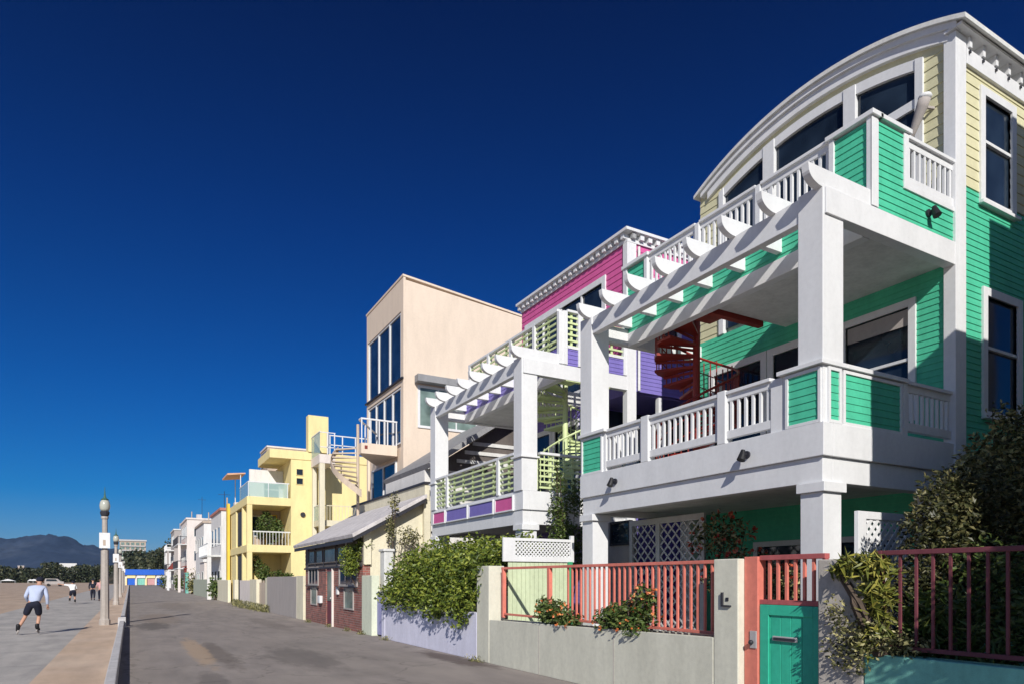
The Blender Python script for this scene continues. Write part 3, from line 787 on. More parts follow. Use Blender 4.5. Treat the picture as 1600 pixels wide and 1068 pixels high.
t = thing('side_fence', 'pale green board fence topped with a white lattice, behind the coral railing', 'fence', (7.4, 12.0, 0))
m = MB()
n = 14
for i in range(n):
    a = 6.62 + i * (8.05 - 6.62) / n; m.box(a, a + (8.05 - 6.62) / n - .008, 11.96, 11.985, .05, 2.0)
m.box(6.62, 8.05, 11.986, 12.02, .4, .5); m.box(6.62, 8.05, 11.986, 12.02, 1.7, 1.8)
m.build('board', 'pale_board', t, bevel=.003)
B(8.052, 8.16, 11.93, 12.03, 0, 2.03).build('fence_post', 'dgreen', t, bevel=.004)
m = MB(); m.box(6.5, 6.78, 11.95, 12.0, 2.02, 2.5); m.box(6.78, 8.12, 11.95, 12.0, 2.02, 2.13); m.box(6.78, 8.12, 11.95, 12.0, 2.44, 2.5); m.box(8.12, 8.20, 11.94, 12.01, 2.02, 2.58)
lf = m.build('lattice_frame', 'white', t, bevel=.004)
m = MB(); lattice(m, 'y', 11.975, 6.78, 8.12, 2.13, 2.44, .085, .024); m.build('lattice', 'white', lf)
# lattice doors under the deck, shade darkened into their paint
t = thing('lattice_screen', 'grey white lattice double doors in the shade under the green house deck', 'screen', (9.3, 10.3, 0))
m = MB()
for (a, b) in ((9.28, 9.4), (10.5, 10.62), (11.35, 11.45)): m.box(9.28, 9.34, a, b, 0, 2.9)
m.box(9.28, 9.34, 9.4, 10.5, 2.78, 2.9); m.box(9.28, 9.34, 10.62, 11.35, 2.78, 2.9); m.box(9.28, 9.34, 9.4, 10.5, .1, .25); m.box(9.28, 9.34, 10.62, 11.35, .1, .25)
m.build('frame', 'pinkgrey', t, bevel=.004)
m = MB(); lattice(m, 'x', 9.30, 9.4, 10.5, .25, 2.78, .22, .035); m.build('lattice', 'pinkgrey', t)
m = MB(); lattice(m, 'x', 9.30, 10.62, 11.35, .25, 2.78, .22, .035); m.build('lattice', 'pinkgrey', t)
# lattice on the right of the near column
t = thing('lattice_screen', 'sunlit white square lattice panel beside the near column of the green house', 'screen', (8.6, 5.55, 0))
m = MB(); m.box(8.25, 8.42, 5.52, 5.58, 0, 2.55); m.box(8.42, 9.3, 5.52, 5.58, 2.45, 2.55); m.box(8.42, 9.3, 5.52, 5.58, .9, 1.0); m.box(9.3, 9.4, 5.52, 5.58, 0, 2.55); m.box(8.42, 9.3, 5.53, 5.57, 0, .9)
m.build('frame', 'white', t, bevel=.004)
m = MB(); lattice(m, 'y', 5.54, 8.42, 9.3, 1.0, 2.45, .14, .05); m.build('lattice', 'white', t)
shrub('flowering_vine', 'red flowering vine in the shade between the lattice doors and the near column', 'vine', (9.0, 8.5, 0),
      [(9.0, 8.6, 2.4, .35, .7, .45), (9.0, 8.1, 1.7, .4, .9, .5), (8.9, 7.2, 1.5, .35, .7, .4)], 2200, .09, 'leaf_d', 8, flowers=('fl_red', 90, .07), seed=8)
# vine and shrub between the two houses
shrub('climbing_vine', 'leafy green vine climbing the right post of the pink and purple house', 'vine', (8.7, 12.9, 0),
      [(8.5, 12.95, 3.0, .3, .3, .9), (8.7, 12.8, 2.4, .5, .4, .6), (8.9, 12.9, 3.5, .3, .25, .5), (8.5, 13.0, 4.0, .14, .14, .5)], 3000, .085, 'leaf_m', 8, seed=9)
# ------------------------------------------------------------------ lavender wall, hedge
m = MB(); m.box(6.2, 6.36, 12.545, 18.3, 0, .98); m.box(6.9, 7.05, 12.545, 18.3, 0, .98)
o = m.build('planter_wall', 'lav', bevel=.012); tag(o, 'lavender white planter wall overhung by the big green hedge', 'wall')
B(6.362, 6.898, 12.55, 18.29, .1, .85).build('soil', 'soil', o)
hb = []
random.seed(5)
yy = 12.7
while yy < 18.2:
    q = (yy - 12.7) / 6.3
    hb.append((6.45 + random.uniform(-.1, .3), yy, 1.75 + random.uniform(-.1, .2), .72, .65, .72))
    hb.append((6.12, yy + .2, 1.15 + .12 * q + random.uniform(-.1, .12), .34, .5, .42 - .05 * q))
    hb.append((7.1 + random.uniform(0, .4), yy, 2.05 + random.uniform(-.15, .3), .6, .6, .5))
    yy += .62
hb += [(6.15, 13.2, .85, .28, .5, .34), (6.15, 14.4, .9, .28, .5, .3), (6.2, 16.1, .98, .22, .5, .25)]
hedge = shrub('hedge', 'big glossy green hedge spilling over the lavender wall', 'hedge', (6.63, 15.5, .85), hb, 26000, .105, 'leaf_h', 26, seed=11)
o = MB().box(6.2, 6.5, 18.33, 18.6, 0, 1.05).build('gate_pillar', 'lav', bevel=.01); tag(o, 'short lavender white pillar at the left end of the hedge', 'pillar')
t = thing('garden_gate', 'small lavender gate between the hedge and the pale yellow green pillar', 'gate', (6.4, 19.05, 0))
m = MB()
for i in range(6): m.box(6.36, 6.39, 18.62 + i * .145, 18.62 + i * .145 + .135, .05, 1.3)
m.build('board', 'lavgate', t); m = MB(); m.box(6.391, 6.42, 18.62, 19.48, .2, .3); m.box(6.391, 6.42, 18.62, 19.48, 1.0, 1.1); m.build('rail', 'lavgate', t)
MB().ball((6.33, 18.72, .95), .03, 8, 6).build('handle', 'metal', t)
o = MB().box(6.2, 6.44, 19.5, 20.48, 0, 1.78).build('gate_pillar', stucco('pale_lime_stucco', (.72, .76, .6)), bevel=.012); tag(o, 'pale yellow green pillar next to the brick cottage', 'pillar')
o = MB().box(6.62, 6.9, 19.6, 20.0, 0, 2.5).box(6.58, 6.94, 19.56, 20.04, 2.5, 2.58).build('pillar', 'white2', bevel=.02); tag(o, 'white rough pillar rising behind the pale pillar, half covered by the small tree', 'pillar')
shrub('small_tree', 'small rounded green tree overhanging the right corner of the brick cottage', 'tree', (6.75, 20.9, 0),
      [(6.15, 21.2, 2.4, .48, .6, .42), (5.98, 21.0, 2.02, .3, .45, .28), (6.4, 20.8, 2.75, .35, .4, .28)], 2600, .085, 'leaf_h', 9, seed=12)
shrub('climbing_vine', 'thin dry vine climbing the beige gable wall of the brick cottage', 'vine', (6.95, 19.9, 0),
      [(6.95, 20.05, 3.2, .16, .16, .5), (7.1, 20.1, 4.0, .2, .12, .4), (7.6, 20.1, 3.0, .5, .12, .35)], 700, .09, 'leaf_d', 14, seed=13)

# ------------------------------------------------------------------ brick cottage
h = thing('brick_cottage', 'low brick fronted cottage with a grey sloping roof between the hedge and the grey wall', 'house', (7.2, 24.5, 0))
B(6.27, 6.5, 20.6, 28.45, 0, 2.12).build('wall', 'brick', h)
sid(MB(), 'x', 6.27, 20.6, 28.45, 2.123, 2.96, .16, .02).build('siding_wall', 'darkwood', h)
for q in (21.1, 22.3, 23.5, 25.3, 26.6, 27.8): B(6.225, 6.252, q, q + .1, 2.15, 2.86).build('batten', 'dark' if q > 23 else 'roofgrey', h)
for q0, q1 in ((22.45, 23.4), (23.7, 25.2), (25.5, 26.5), (26.75, 27.7)): window(h, 'x', 6.24, q0, q1, 2.3, 2.75, .04, gmat='glass_g', fmat='darkwood', solid=True)
B(6.20, 6.26, 20.6, 28.45, 2.06, 2.122).build('lintel', 'dark', h)
for (a, b) in ((21.2, 23.2), (26.3, 27.8)):
    w = window(h, 'x', 6.262, a, b, 1.5, 2.08, .07, mull=tuple(a + (b - a) * k / 3 for k in (1, 2)), gmat='glass_b', fmat='greywall', solid=True)
    B(6.15, 6.227, a - .2, b + .2, 1.40, 1.426).build('sill', 'dark', w)
for (a, b) in ((21.6, 22.6), (26.5, 27.4)): window(h, 'x', 6.262, a, b, .72, 1.34, .05, gmat='glass_g', fmat='greywall', solid=True)
d_ = B(6.24, 6.268, 24.1, 24.85, .05, 2.05).build('door', 'wine', h, bevel=.005)
m = MB(); m.box(6.22, 6.239, 24.2, 24.75, .9, 1.95); m.build('pane', 'glass_g', d_)
MB().ball((6.2, 24.18, 1.0), .035, 8, 6).build('handle', 'metal', d_)
B(6.2, 6.268, 24.04, 24.1, 0, 2.05).build('door_frame', 'pinkwhite', h); B(6.2, 6.268, 24.85, 24.91, 0, 2.05).build('door_frame', 'brick', h)
B(6.15, 6.268, 25.6, 25.95, .78, 1.06).build('mailbox', 'white', h, bevel=.02)
B(6.2, 6.268, 23.3, 23.5, 1.15, 1.42).build('house_sign', 'white', h, bevel=.005)
MB().prism([(5.85, 2.93), (8.24, 4.26), (8.24, 4.38), (5.82, 3.04)], 'y', 20.2, 28.7).build('roof', 'roofgrey', h, bevel=.01)
MB().prism([(5.86, 2.84), (5.90, 2.84), (8.2, 4.12), (8.2, 4.24), (5.86, 2.925)], 'y', 20.22, 20.34).build('fascia', 'dark', h)
B(5.87, 5.90, 20.345, 28.7, 2.80, 2.925).build('fascia', 'dark', h)
MB().prism([(6.51, 0), (8.4, 0), (8.4, 4.2), (8.25, 4.2), (6.51, 3.2)], 'y', 20.62, 20.8).build('gable_wall', 'cream', h)
MB().prism([(6.28, 2.13), (6.505, 2.13), (6.505, 3.2), (6.28, 3.08)], 'y', 20.5, 20.598).build('gable_trim', 'cream', h)
B(8.26, 8.42, 20.45, 28.6, 4.2, 4.72).build('parapet', 'cream', h); B(8.22, 8.48, 20.4, 28.65, 4.722, 4.80).build('coping', 'dark', h)
B(8.24, 8.46, 20.46, 20.61, 0, 4.2).build('corner_post', 'cream', h)
B(8.43, 16, 20.9, 24.8, 0, 5.3).build('rear_wall', 'wstucco', h)
MB().prism([(8.43, 5.26), (11.6, 7.36), (14.7, 5.26), (14.7, 5.44), (11.6, 7.56), (8.35, 5.40)], 'y', 20.3, 24.85).build('rear_roof', 'roofmetal', h)
MB().prism([(8.6, 5.301), (14.5, 5.301), (11.6, 7.2)], 'y', 20.95, 21.1).build('rear_gable', 'darkwood', h)  # white gable given a dark colour for the shade under the roof
for i in range(3): B(9.6 + .3 * i, 12.4 - .3 * i, 20.90, 20.945, 5.6 + .32 * i, 5.72 + .32 * i).build('batten', 'white2', h)
# ------------------------------------------------------------------ beige tower
h = thing('tower_house', 'tall narrow beige stucco tower house with dark glass bays and a small balcony', 'house', (12, 28, 0))
XT, YT = 9.5, 25.8
MB().band([(XT + .1, 13.6), (16.5, 12.95)], [(XT + .1, 0), (16.5, 0)], 'y', YT, 30.6).build('wall', 'beige', h)
m = MB(); m.box(XT, XT + .098, YT + .0, YT + .28, 0, 13.72); m.box(XT, XT + .098, 30.45, 30.6, 0, 13.72); m.box(XT, XT + .098, YT + .28, 30.45, 12.42, 13.72); m.box(XT, XT + .098, YT + .28, 30.45, 9.45, 9.74)
m.build('bay_frame', 'beige', h)
MB().band([(XT - .03, 13.80), (16.55, 13.03)], [(XT - .03, 13.72), (16.55, 12.95)], 'y', YT - .03, 30.63).build('coping', 'beige', h)
def bay(z0, z1, a0=YT + .3, a1=30.44, cols=3, gm='glass_b', fm='white', name='window'):
    st = (a1 - a0) / cols
    f = MB(); f.box(XT + .03, XT + .096, a0, a1, z0, z0 + .06); f.box(XT + .03, XT + .096, a0, a1, z1 - .06, z1)
    for i in range(cols + 1):
        c = min(max(a0 + i * st, a0 + .05), a1 - .05); f.box(XT + .025, XT + .095, c - .05, c + .05, z0 + .06, z1 - .06)
    w = f.build(name, fm, h)
    for i in range(cols): B(XT + .07, XT + .08, a0 + i * st + .06, a0 + (i + 1) * st - .06, z0 + .062, z1 - .062).build('pane', gm, w)
bay(9.76, 12.40); bay(7.16, 9.42, cols=4); bay(4.6, 6.55, a0=YT + 1.0, a1=30, cols=2)
B(XT - .08, XT - .003, YT - .04, 30.65, 9.66, 9.73).build('ledge', 'dark', h)
w = window(h, 'y', YT - .02, 10.2, 12.7, 7.88, 9.4, .1, mull=(11.0, 11.8), gmat='glass_g', solid=True)
m = MB(); m.prism([(9.95, 9.55), (9.95, 9.82), (12.9, 9.82), (12.9, 9.55)], 'y', YT - .45, YT - .07); aw = m.build('awning', 'roofmetal', h)
window(h, 'y', YT - .02, 10.2, 10.55, 5.75, 6.4, .07, gmat='glass_g', solid=True)
# projecting balcony with white rail
MB().prism([(8.0, 26.5), (XT - .002, 26.5), (XT - .002, 29.2), (8.0, 26.8)], 'z', 6.68, 7.10).build('balcony_slab', 'beige', h)
m = MB()
for x in (8.03, 8.4, 8.75, 9.1, 9.47): m.box(x - .02, x + .02, 26.52, 26.56, 7.102, 8.04)
for f in (.3, .65): m.box(8.03 + 1.45 * f - .02, 8.03 + 1.45 * f + .02, 26.8 + 2.35 * f - .02, 26.8 + 2.35 * f + .02, 7.102, 8.04)
m.box(8.0, 9.5, 26.51, 26.58, 8.042, 8.10); m.bar((8.03, 26.59, 8.07), (8.03, 26.85, 8.07), .06); m.bar((8.03, 26.85, 8.07), (9.48, 29.15, 8.07), .06)
r_ = m.build('railing', 'white', h)
B(8.14, 8.26, 26.494, 26.499, 6.86, 7.0).build('wall_lamp', 'maroon', h)
# tan spiral stair
cx, cy = 8.0, 26.95
s_ = MB().tube([(cx, cy, 3.9), (cx, cy, 7.9)], .06, 10).build('spiral_staircase', 'tanmetal', h); s_['label'] = 'tan metal spiral staircase below the balcony'
def sp(i, r, dz=0): return (cx + r * math.cos(R(128 + i * 14)), cy + r * math.sin(R(128 + i * 14)), 6.98 - i * .2 + dz)
for i in range(10):
    p0, p1, p2 = sp(i - .55, 1.0), sp(i, 1.03), sp(i + .55, 1.0); z = 6.98 - i * .2
    MB().prism([(cx + .03, cy), p0[:2], p1[:2], p2[:2]], 'z', z - .05, z).build('tread', 'tanmetal', s_)
for nm, rr, d0, d1 in (('stringer', 1.045, -.24, .03),):
    m = MB()
    for k in range(30):
        i = -.5 + k / 3; a, b = sp(i, rr), sp(i + 1 / 3, rr); a2, b2 = sp(i, rr + .025), sp(i + 1 / 3, rr + .025)
        m.add([(*a[:2], a[2] + d0), (*b[:2], b[2] + d0), (*b[:2], b[2] + d1), (*a[:2], a[2] + d1), (*a2[:2], a2[2] + d0), (*b2[:2], b2[2] + d0), (*b2[:2], b2[2] + d1), (*a2[:2], a2[2] + d1)],
              [(0, 1, 2, 3), (4, 7, 6, 5), (0, 4, 5, 1), (3, 2, 6, 7)])
    m.build(nm, 'tanmetal', s_)

# ------------------------------------------------------------------ frontages further along
o = MB().box(6.2, 6.45, 28.6, 29.9, 0, 1.82).build('wall', 'cream', bevel=.01); tag(o, 'short cream wall between the brick cottage and the plain grey wall', 'wall')
o = MB().box(6.2, 6.4, 29.95, 37.0, 0, 1.80).build('wall', 'greywall', bevel=.01); tag(o, 'plain grey street wall in front of the yellow house', 'wall')
o = MB().box(6.22, 6.5, 37.05, 37.7, 0, 1.75).box(6.22, 6.5, 40.6, 43.0, 0, 1.68).build('wall', 'cream', bevel=.01); tag(o, 'cream wall with a gate opening in front of the yellow house', 'wall')
t = thing('garden_gate', 'weathered tan wooden gate in the cream wall before the yellow house', 'gate', (6.4, 39.1, 0))
m = MB()
for i in range(12): m.box(6.38, 6.42, 37.72 + i * .239, 37.72 + i * .239 + .225, .08, 1.5 if i % 3 else 1.62)
m.build('board', 'tanmetal', t); m = MB(); m.box(6.421, 6.46, 37.72, 40.58, .3, .42); m.box(6.421, 6.46, 37.72, 40.58, 1.2, 1.32); m.build('rail', 'tanmetal', t)
o = MB().box(6.25, 6.5, 43.05, 47.5, 0, 1.62).build('wall', 'pinkwhite', bevel=.01); tag(o, 'pinkish wall with weeds at its foot beyond the tan gate', 'wall')
o = MB().box(6.2, 6.45, 49.6, 50.4, 0, 1.66).box(6.2, 6.4, 53.2, 66.3, 0, 1.64).build('wall', 'cream', bevel=.01); tag(o, 'long cream street wall below the white houses', 'wall')
o = MB().box(6.25, 6.3, 66.35, 68.4, 0.05, 1.66).build('garden_gate', M['lav'], bevel=.01); tag(o, 'plain lavender white gate at the far end of the long cream wall', 'gate')
o = MB().box(6.2, 6.4, 68.5, 84, 0, 1.7).build('wall', stucco('sage_stucco', (.45, .48, .38)), bevel=.01); tag(o, 'sage green street wall beyond the lavender white gate', 'wall')
random.seed(21)
m = MB()
for i in range(2600):
    yy = random.uniform(36, 49); x = 6.15 - abs(random.gauss(0, .28)) * (1 - abs(yy - 43) / 12); 
    m.leaf((x, yy, random.random() ** 2 * .38), .13, asp=.22, d=Vector((random.gauss(0, .5), random.gauss(0, .5), 1)))
o = m.build('weeds', 'leaf_d', fix=False); tag(o, 'strip of dry weeds along the foot of the walls by the yellow house', 'weeds', kind='stuff')
random.seed(22)
m = MB()
for i in range(700):
    if i % 3 == 0: cxw, cyw = random.choice([(6.15, 18.0), (6.15, 20.3), (6.12, 24.0), (6.15, 12.4), (6.1, 27.0), (6.15, 21.8)])
    m.leaf((cxw - abs(random.gauss(0, .06)), cyw + random.gauss(0, .16), random.random() ** 2 * .12), .06, asp=.3, d=Vector((random.gauss(0, .6), random.gauss(0, .6), 1)))
o = m.build('weeds', 'leaf_d', fix=False); tag(o, 'small weed tufts at the foot of the brick cottage and lavender wall', 'weeds', kind='stuff')

# ------------------------------------------------------------------ yellow house
h = thing('yellow_house', 'yellow stucco house with open bays, planted balconies and a roof deck', 'house', (10, 50, 0))
Y0 = 46.0
def fl(z0, z1): return
for q0, q1 in ((0, .35), (2.1, 2.5), (5.2, 5.7), (9.2, 10)): B(6.5, 6.81, Y0 + q0, Y0 + q1, 0, 6.46).build('column', 'yhouse', h, bevel=.02)
m = MB(); m.box(6.48, 9.2, Y0 - .02, Y0 + 10, 3.42, 3.90); m.build('floor_slab', 'yhouse', h, bevel=.02)
m = MB(); m.box(6.48, 9.2, Y0 - .02, Y0 + 10, 6.462, 6.98); m.build('floor_slab', 'yhouse', h, bevel=.02)
B(9.2, 22, Y0, Y0 + 10, 0, 9.56).build('wall', 'yhouse', h)
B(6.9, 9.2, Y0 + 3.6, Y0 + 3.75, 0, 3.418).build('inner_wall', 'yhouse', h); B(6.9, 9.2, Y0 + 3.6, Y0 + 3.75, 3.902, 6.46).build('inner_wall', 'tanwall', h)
MB().box(6.55, 6.6, Y0 + 5.7, Y0 + 9.2, 0, 3.42).box(6.55, 6.6, Y0 + 5.7, Y0 + 9.2, 3.9, 6.46).build('front_wall', 'yhouse', h)
MB().box(6.6, 6.7, Y0 + 2.5, Y0 + 5.2, .1, 3.3).box(6.6, 6.7, Y0 + 2.5, Y0 + 5.2, 4.0, 6.3).build('opening', 'dark', h)  # dark panels painted as the shade inside the front bays
MB().prism([(7.86, 9.55), (9.2, 9.562), (22, 9.562), (22, 10.12), (7.86, 10.12)], 'y', Y0 - .05, Y0 + 4.6).build('roof', 'yhouse', h, bevel=.02)
B(7.0, 9.19, Y0 + 2.6, Y0 + 2.75, 6.982, 9.1).build('partition', 'wstucco', h)
window(h, 'y', Y0 + 2.58, 7.95, 8.9, 7.0, 8.2, .06, rails=(7.8,), gmat='glass_b', solid=True)
window(h, 'y', Y0 + 3.58, 7.1, 8.0, 4.7, 6.0, .07, gmat='glass_b', solid=True); window(h, 'y', Y0 + 3.58, 8.25, 8.9, 4.1, 6.1, .07, gmat='glass_g', fmat='yhouse2', solid=True)
m = MB(); m.box(6.56, 9.1, Y0 + .05, Y0 + .09, 7.9, 7.96); m.box(6.56, 6.6, Y0 + .092, Y0 + 4, 7.9, 7.96)
for x in (6.58, 7.8, 9.0): m.box(x - .02, x + .02, Y0 + .05, Y0 + .09, 6.982, 7.898)
r_ = m.build('railing', 'white', h); MB().box(6.6, 9.0, Y0 + .065, Y0 + .075, 7.0, 7.89).box(6.57, 6.58, Y0 + .2, Y0 + 4, 7.0, 7.89).build('glass_panel', 'glass_c', r_)
m = MB(); m.box(6.85, 9.18, Y0 + .1, Y0 + .15, 4.72, 4.8)
for i in range(12): m.box(6.9 + i * .195, 6.93 + i * .195, Y0 + .11, Y0 + .14, 3.902, 4.72)
m.build('railing', 'white2', h)
for zz in (8.55, 7.95): window(h, 'y', Y0 - .02, 9.55, 9.95, zz, zz + .38, .03, gmat='glass', fmat='yhouse', solid=True)
MB().tube([(9.95, Y0 - .01, 5.95), (9.95, Y0 - .1, 5.95)], .16, 16).build('vent', 'dark', h)
MB().box(8.9, 12.0, Y0 + 7, Y0 + 10, 9.6, 11.5).build('roof_room', 'tanwall', h); MB().box(8.85, 12.05, Y0 + 6.95, Y0 + 10.05, 11.5, 11.62).build('roof_slab', 'pinkwhite', h)
B(8.88, 8.895, Y0 + 7.5, Y0 + 9.5, 10.2, 11.3).build('window', 'glass', h)
B(10.28, 11.6, Y0 - .15, Y0 + .5, 10.125, 12.55).build('roof_room', 'yhouse', h)
B(6.3, 6.47, Y0 + 8.3, Y0 + 9.1, 0, 7.3).build('pier', 'yhouse2', h)
# roof deck on posts, glass rail
XD, YD = 10.45, 43.5
MB().box(XD, 11.45, YD, Y0 - .16, 9.05, 9.62).build('deck_slab', 'pinkwhite', h, bevel=.02)
B(XD + .02, XD + .35, YD + .02, YD + .35, 0, 9.05).build('deck_post', 'cream', h, bevel=.02); B(XD + .05, XD + .3, Y0 - .5, Y0 - .2, 0, 9.05).build('deck_post', 'cream', h, bevel=.02)
m = MB(); m.box(XD, XD + .06, YD, Y0 - .17, 11.0, 11.06); m.box(XD + .062, 11.45, YD, YD + .05, 10.98, 11.03)
for x in (XD + .5, 11.4): m.box(x - .03, x + .03, YD, YD + .05, 9.62, 10.98)
m.box(XD + .062, 11.45, YD, YD + .05, 10.05, 10.1)
r_ = m.build('railing', 'white', h); MB().box(XD + .02, XD + .03, YD, Y0 - .2, 9.63, 10.99).build('glass_panel', 'glass_c', r_)
m = MB(); m.box(11.7, 14.6, Y0 + .02, Y0 + .07, 11.35, 11.42); m.box(11.7, 14.6, Y0 + .02, Y0 + .07, 10.72, 10.78)
for x in (11.75, 12.6, 13.5, 14.5): m.box(x - .035, x + .035, Y0 + .02, Y0 + .07, 10.122, 11.36)
m.build('railing', 'white', h)
m = MB(); m.box(XD + .1, 13.4, YD + .6, Y0 - .2, 5.12, 5.5); m.build('deck_slab', 'cream', h)
m = MB(); m.box(XD + .1, XD + .15, YD + .6, Y0 - .2, 6.42, 6.47); r_ = m.build('railing', 'white', h); B(XD + .12, XD + .13, YD + .6, Y0 - .2, 5.51, 6.42).build('glass_panel', 'glass_c', r_)
m = MB(); m.box(XD + .3, 13.4, YD + .6, YD + .65, 6.42, 6.47)
for i in range(14): m.box(XD + .4 + i * .2, XD + .43 + i * .2, YD + .61, YD + .64, 5.5, 6.42)
m.build('railing', 'cream', h)
for i, (x, z, s) in enumerate(((7.5, 4.3, 2), (8.4, 4.2, 1))):
    shrub('potted_plant', ('broad' if i == 0 else 'narrow') + ' green potted plant on the middle balcony of the yellow house', 'plant', (x, Y0 + .9, 3.92),
      [(x, Y0 + .8, z + .75, .5, .45, .8), (x + .3, Y0 + .9, z + 1.5, .4, .35, .4)][:2 if i == 0 else 1], 700, .2, 'leaf_m', 4, seed=30 + i)
shrub('ground_floor_plant', 'green bush behind the grey wall under the yellow house', 'shrub', (7.6, Y0 - .6, 0), [(7.4, Y0 - .7, 1.9, .5, .4, .8), (8.3, Y0 - .7, 1.75, .6, .4, .6), (8.9, Y0 - .6, 1.7, .4, .4, .5), (7.2, Y0 + .8, 2.6, .4, .4, .7)], 1500, .18, 'leaf_m', 6, seed=33)
t = thing('sun_canopy', 'orange tinted canvas canopy projecting from the upper balcony of the yellow house', 'canopy', (6.3, 50.5, 8.7))
MB().prism([(5.75, 8.75), (6.9, 8.9), (6.9, 8.98), (5.75, 8.86)], 'y', 49.6, 52.5).build('canvas', 'orange', t)
MB().tube([(6.6, 49.7, 6.98), (6.6, 49.7, 8.85)], .03).tube([(6.6, 52.4, 6.98), (6.6, 52.4, 8.85)], .03).build('pole', 'white', t)
# ------------------------------------------------------------------ far row of houses
def far_house(label, x0, x1, y0, y1, hgt, mat, floors, roof='white2', bal=False, trim='white2', tops=()):
    h = thing('far_house', label, 'house', ((x0 + x1) / 2, (y0 + y1) / 2, 0), 'white houses along the far end of the street')
    B(x0, x1, y0, y1, 0, hgt).build('wall', mat, h)
    m = MB(); m.box(x0 - .12, x1, y0 - .12, y1, hgt + .002, hgt + .22); m.build('roof', roof, h)
    for f in range(floors):
        z = f * hgt / floors + 1.0
        n = max(1, int((x1 - x0) / 2.6))
        for i in range(min(n, 4)):
            c = x0 + .9 + i * 2.3
            if c + 1 > x1: break
            window(h, 'y', y0 - .01, c, c + random.uniform(.7, 1.3), z, z + random.uniform(1.0, 1.5), .07, gmat=random.choice(['glass', 'glass_b']), fmat=trim, solid=True)
        k = y0 + .7
        while k < y1 - 1.5:
            window(h, 'x', x0 - .01, k, k + 1.5, z, z + 1.4, .08, gmat='glass', fmat=trim, solid=True); k += 2.6
        if bal and f:
            zz = f * hgt / floors
            m = MB(); m.box(x0 - 1.1, x0 - .005, y0 + .2, y1 - .3, zz - .15, zz); b = m.build('balcony', 'white2', h)
            m = MB(); m.box(x0 - 1.1, x0 - 1.04, y0 + .2, y1 - .3, zz + .9, zz + .97); m.box(x0 - 1.1, x0, y0 + .2, y0 + .26, zz + .9, zz + .97)
            q = y0 + .23
            while q < y1 - .3: m.box(x0 - 1.1, x0 - 1.06, q, q + .04, zz, zz + .9); q += .35
            m.build('railing', random.choice(['white', 'dark']), b)
            B(x0 - 1.05, x0 - .75, y0 + .25, y0 + .55, 0 if f == 1 else (f - 1) * hgt / floors, zz - .151).build('column', mat, h)
    return h
random.seed(40)
hA = far_house('white house with a pinkish flat roof right behind the yellow house', 6.7, 14, 62, 70, 7.5, 'wstucco', 2, 'terra', True)
hB = far_house('blank white house with one small dark window and a brown cornice', 6.75, 14, 78, 88, 7.6, 'wstucco', 2, 'tanwall')
hC = far_house('pinkish white house with stacked open balconies on its street side', 6.6, 14, 100, 112, 9.7, 'pinkwhite', 3, 'pinkwhite', True)
hD = far_house('narrow grey and white house with balconies, farthest of the tall row', 6.4, 13, 126, 136, 9.9, 'greywall', 3, 'white2', True)
hE = far_house('small white cube house above the maroon awning', 6.2, 10, 152, 158, 8.0, 'wstucco', 2)
hF = far_house('low pinkish house with curved balcony wall in front of the blank white house', 6.35, 9, 73, 77.5, 3.4, 'pinkwhite', 1, 'wstucco')
t = thing('shop_awning', 'maroon awning on white posts at the far end of the house row', 'awning', (6, 119, 0))
MB().prism([(5.1, 3.3), (7.2, 3.3), (7.2, 4.5), (6.0, 4.5)], 'y', 117.5, 121.5).build('canvas', 'maroon', t)
p = MB().box(5.12, 5.3, 117.6, 117.8, 0, 3.3).build('post', 'white', t); copies(p, [(1.85, 0, 0), (0, 3.6, 0), (1.85, 3.6, 0)])
for (yy, lab, mt, hh, nm, cat) in ((92, 'slim teal door panel in the far street wall', 'teal', 2.4, 'street_door', 'door'), (95, 'slim faded red post beside the teal door panel', 'maroon', 3.0, 'street_post', 'post')):
    o = MB().box(6.0, 6.25, yy, yy + (2.6 if nm == 'street_door' else 1.2), 0, hh).box(5.95, 6.3, yy - .1, yy + (2.7 if nm == 'street_door' else 1.3), hh + .001, hh + .15).build(nm, mt, bevel=.01); tag(o, lab, cat)
for i, (x, yy, sz, lf, lab) in enumerate(((5.9, 104, 1.0, 'leaf_m', 'round green bush on the street beyond the teal door'), (5.4, 140, 1.3, 'leaf_m', 'green bush beside the maroon awning'), (6.3, 87, .8, 'leaf_d', 'dark bush at the foot of the blank white house'), (6.1, 60.3, .9, 'leaf_m', 'leafy plant between the yellow house and the first white house'), (6.9, 90, 1.5, 'leaf_d', 'tall dark bush beyond the sage green wall'), (6.6, 115, 1.4, 'leaf_m', 'leafy green bush in front of the balconied pinkish house'))):
    shrub('street_shrub', lab, 'shrub', (x, yy, 0), [(x, yy, sz * 1.1, sz * .8, sz * .8, sz)], 350, .3, lf, 3, seed=50 + i)
# blue snack building closing the street
h = thing('blue_pavilion', 'low bright blue beach pavilion with yellow and white arches closing the street', 'building', (4, 244, 0))
B(-1.5, 12, 241, 249, 0, 3.2).build('wall', 'wstucco', h)
B(-1.9, 12.4, 240.2, 249.5, 3.21, 4.9).build('roof', 'blue', h)
for i in range(5):
    x = -1 + i * 2.7
    a = MB()
    a.box(x - .2, x + .2, 240.4, 240.98, 0, 2.2); a.box(x + .2, x + 2.5, 240.5, 240.98, 2.21, 3.0)
    a.build('arch', 'yhouse' if i % 2 == 0 else 'wstucco', h)
    B(x + .3, x + 2.3, 240.8, 240.99, .1, 2.2).build('panel', ['blue', 'teal', 'pinkcloth', 'blue', 'teal'][i], h)
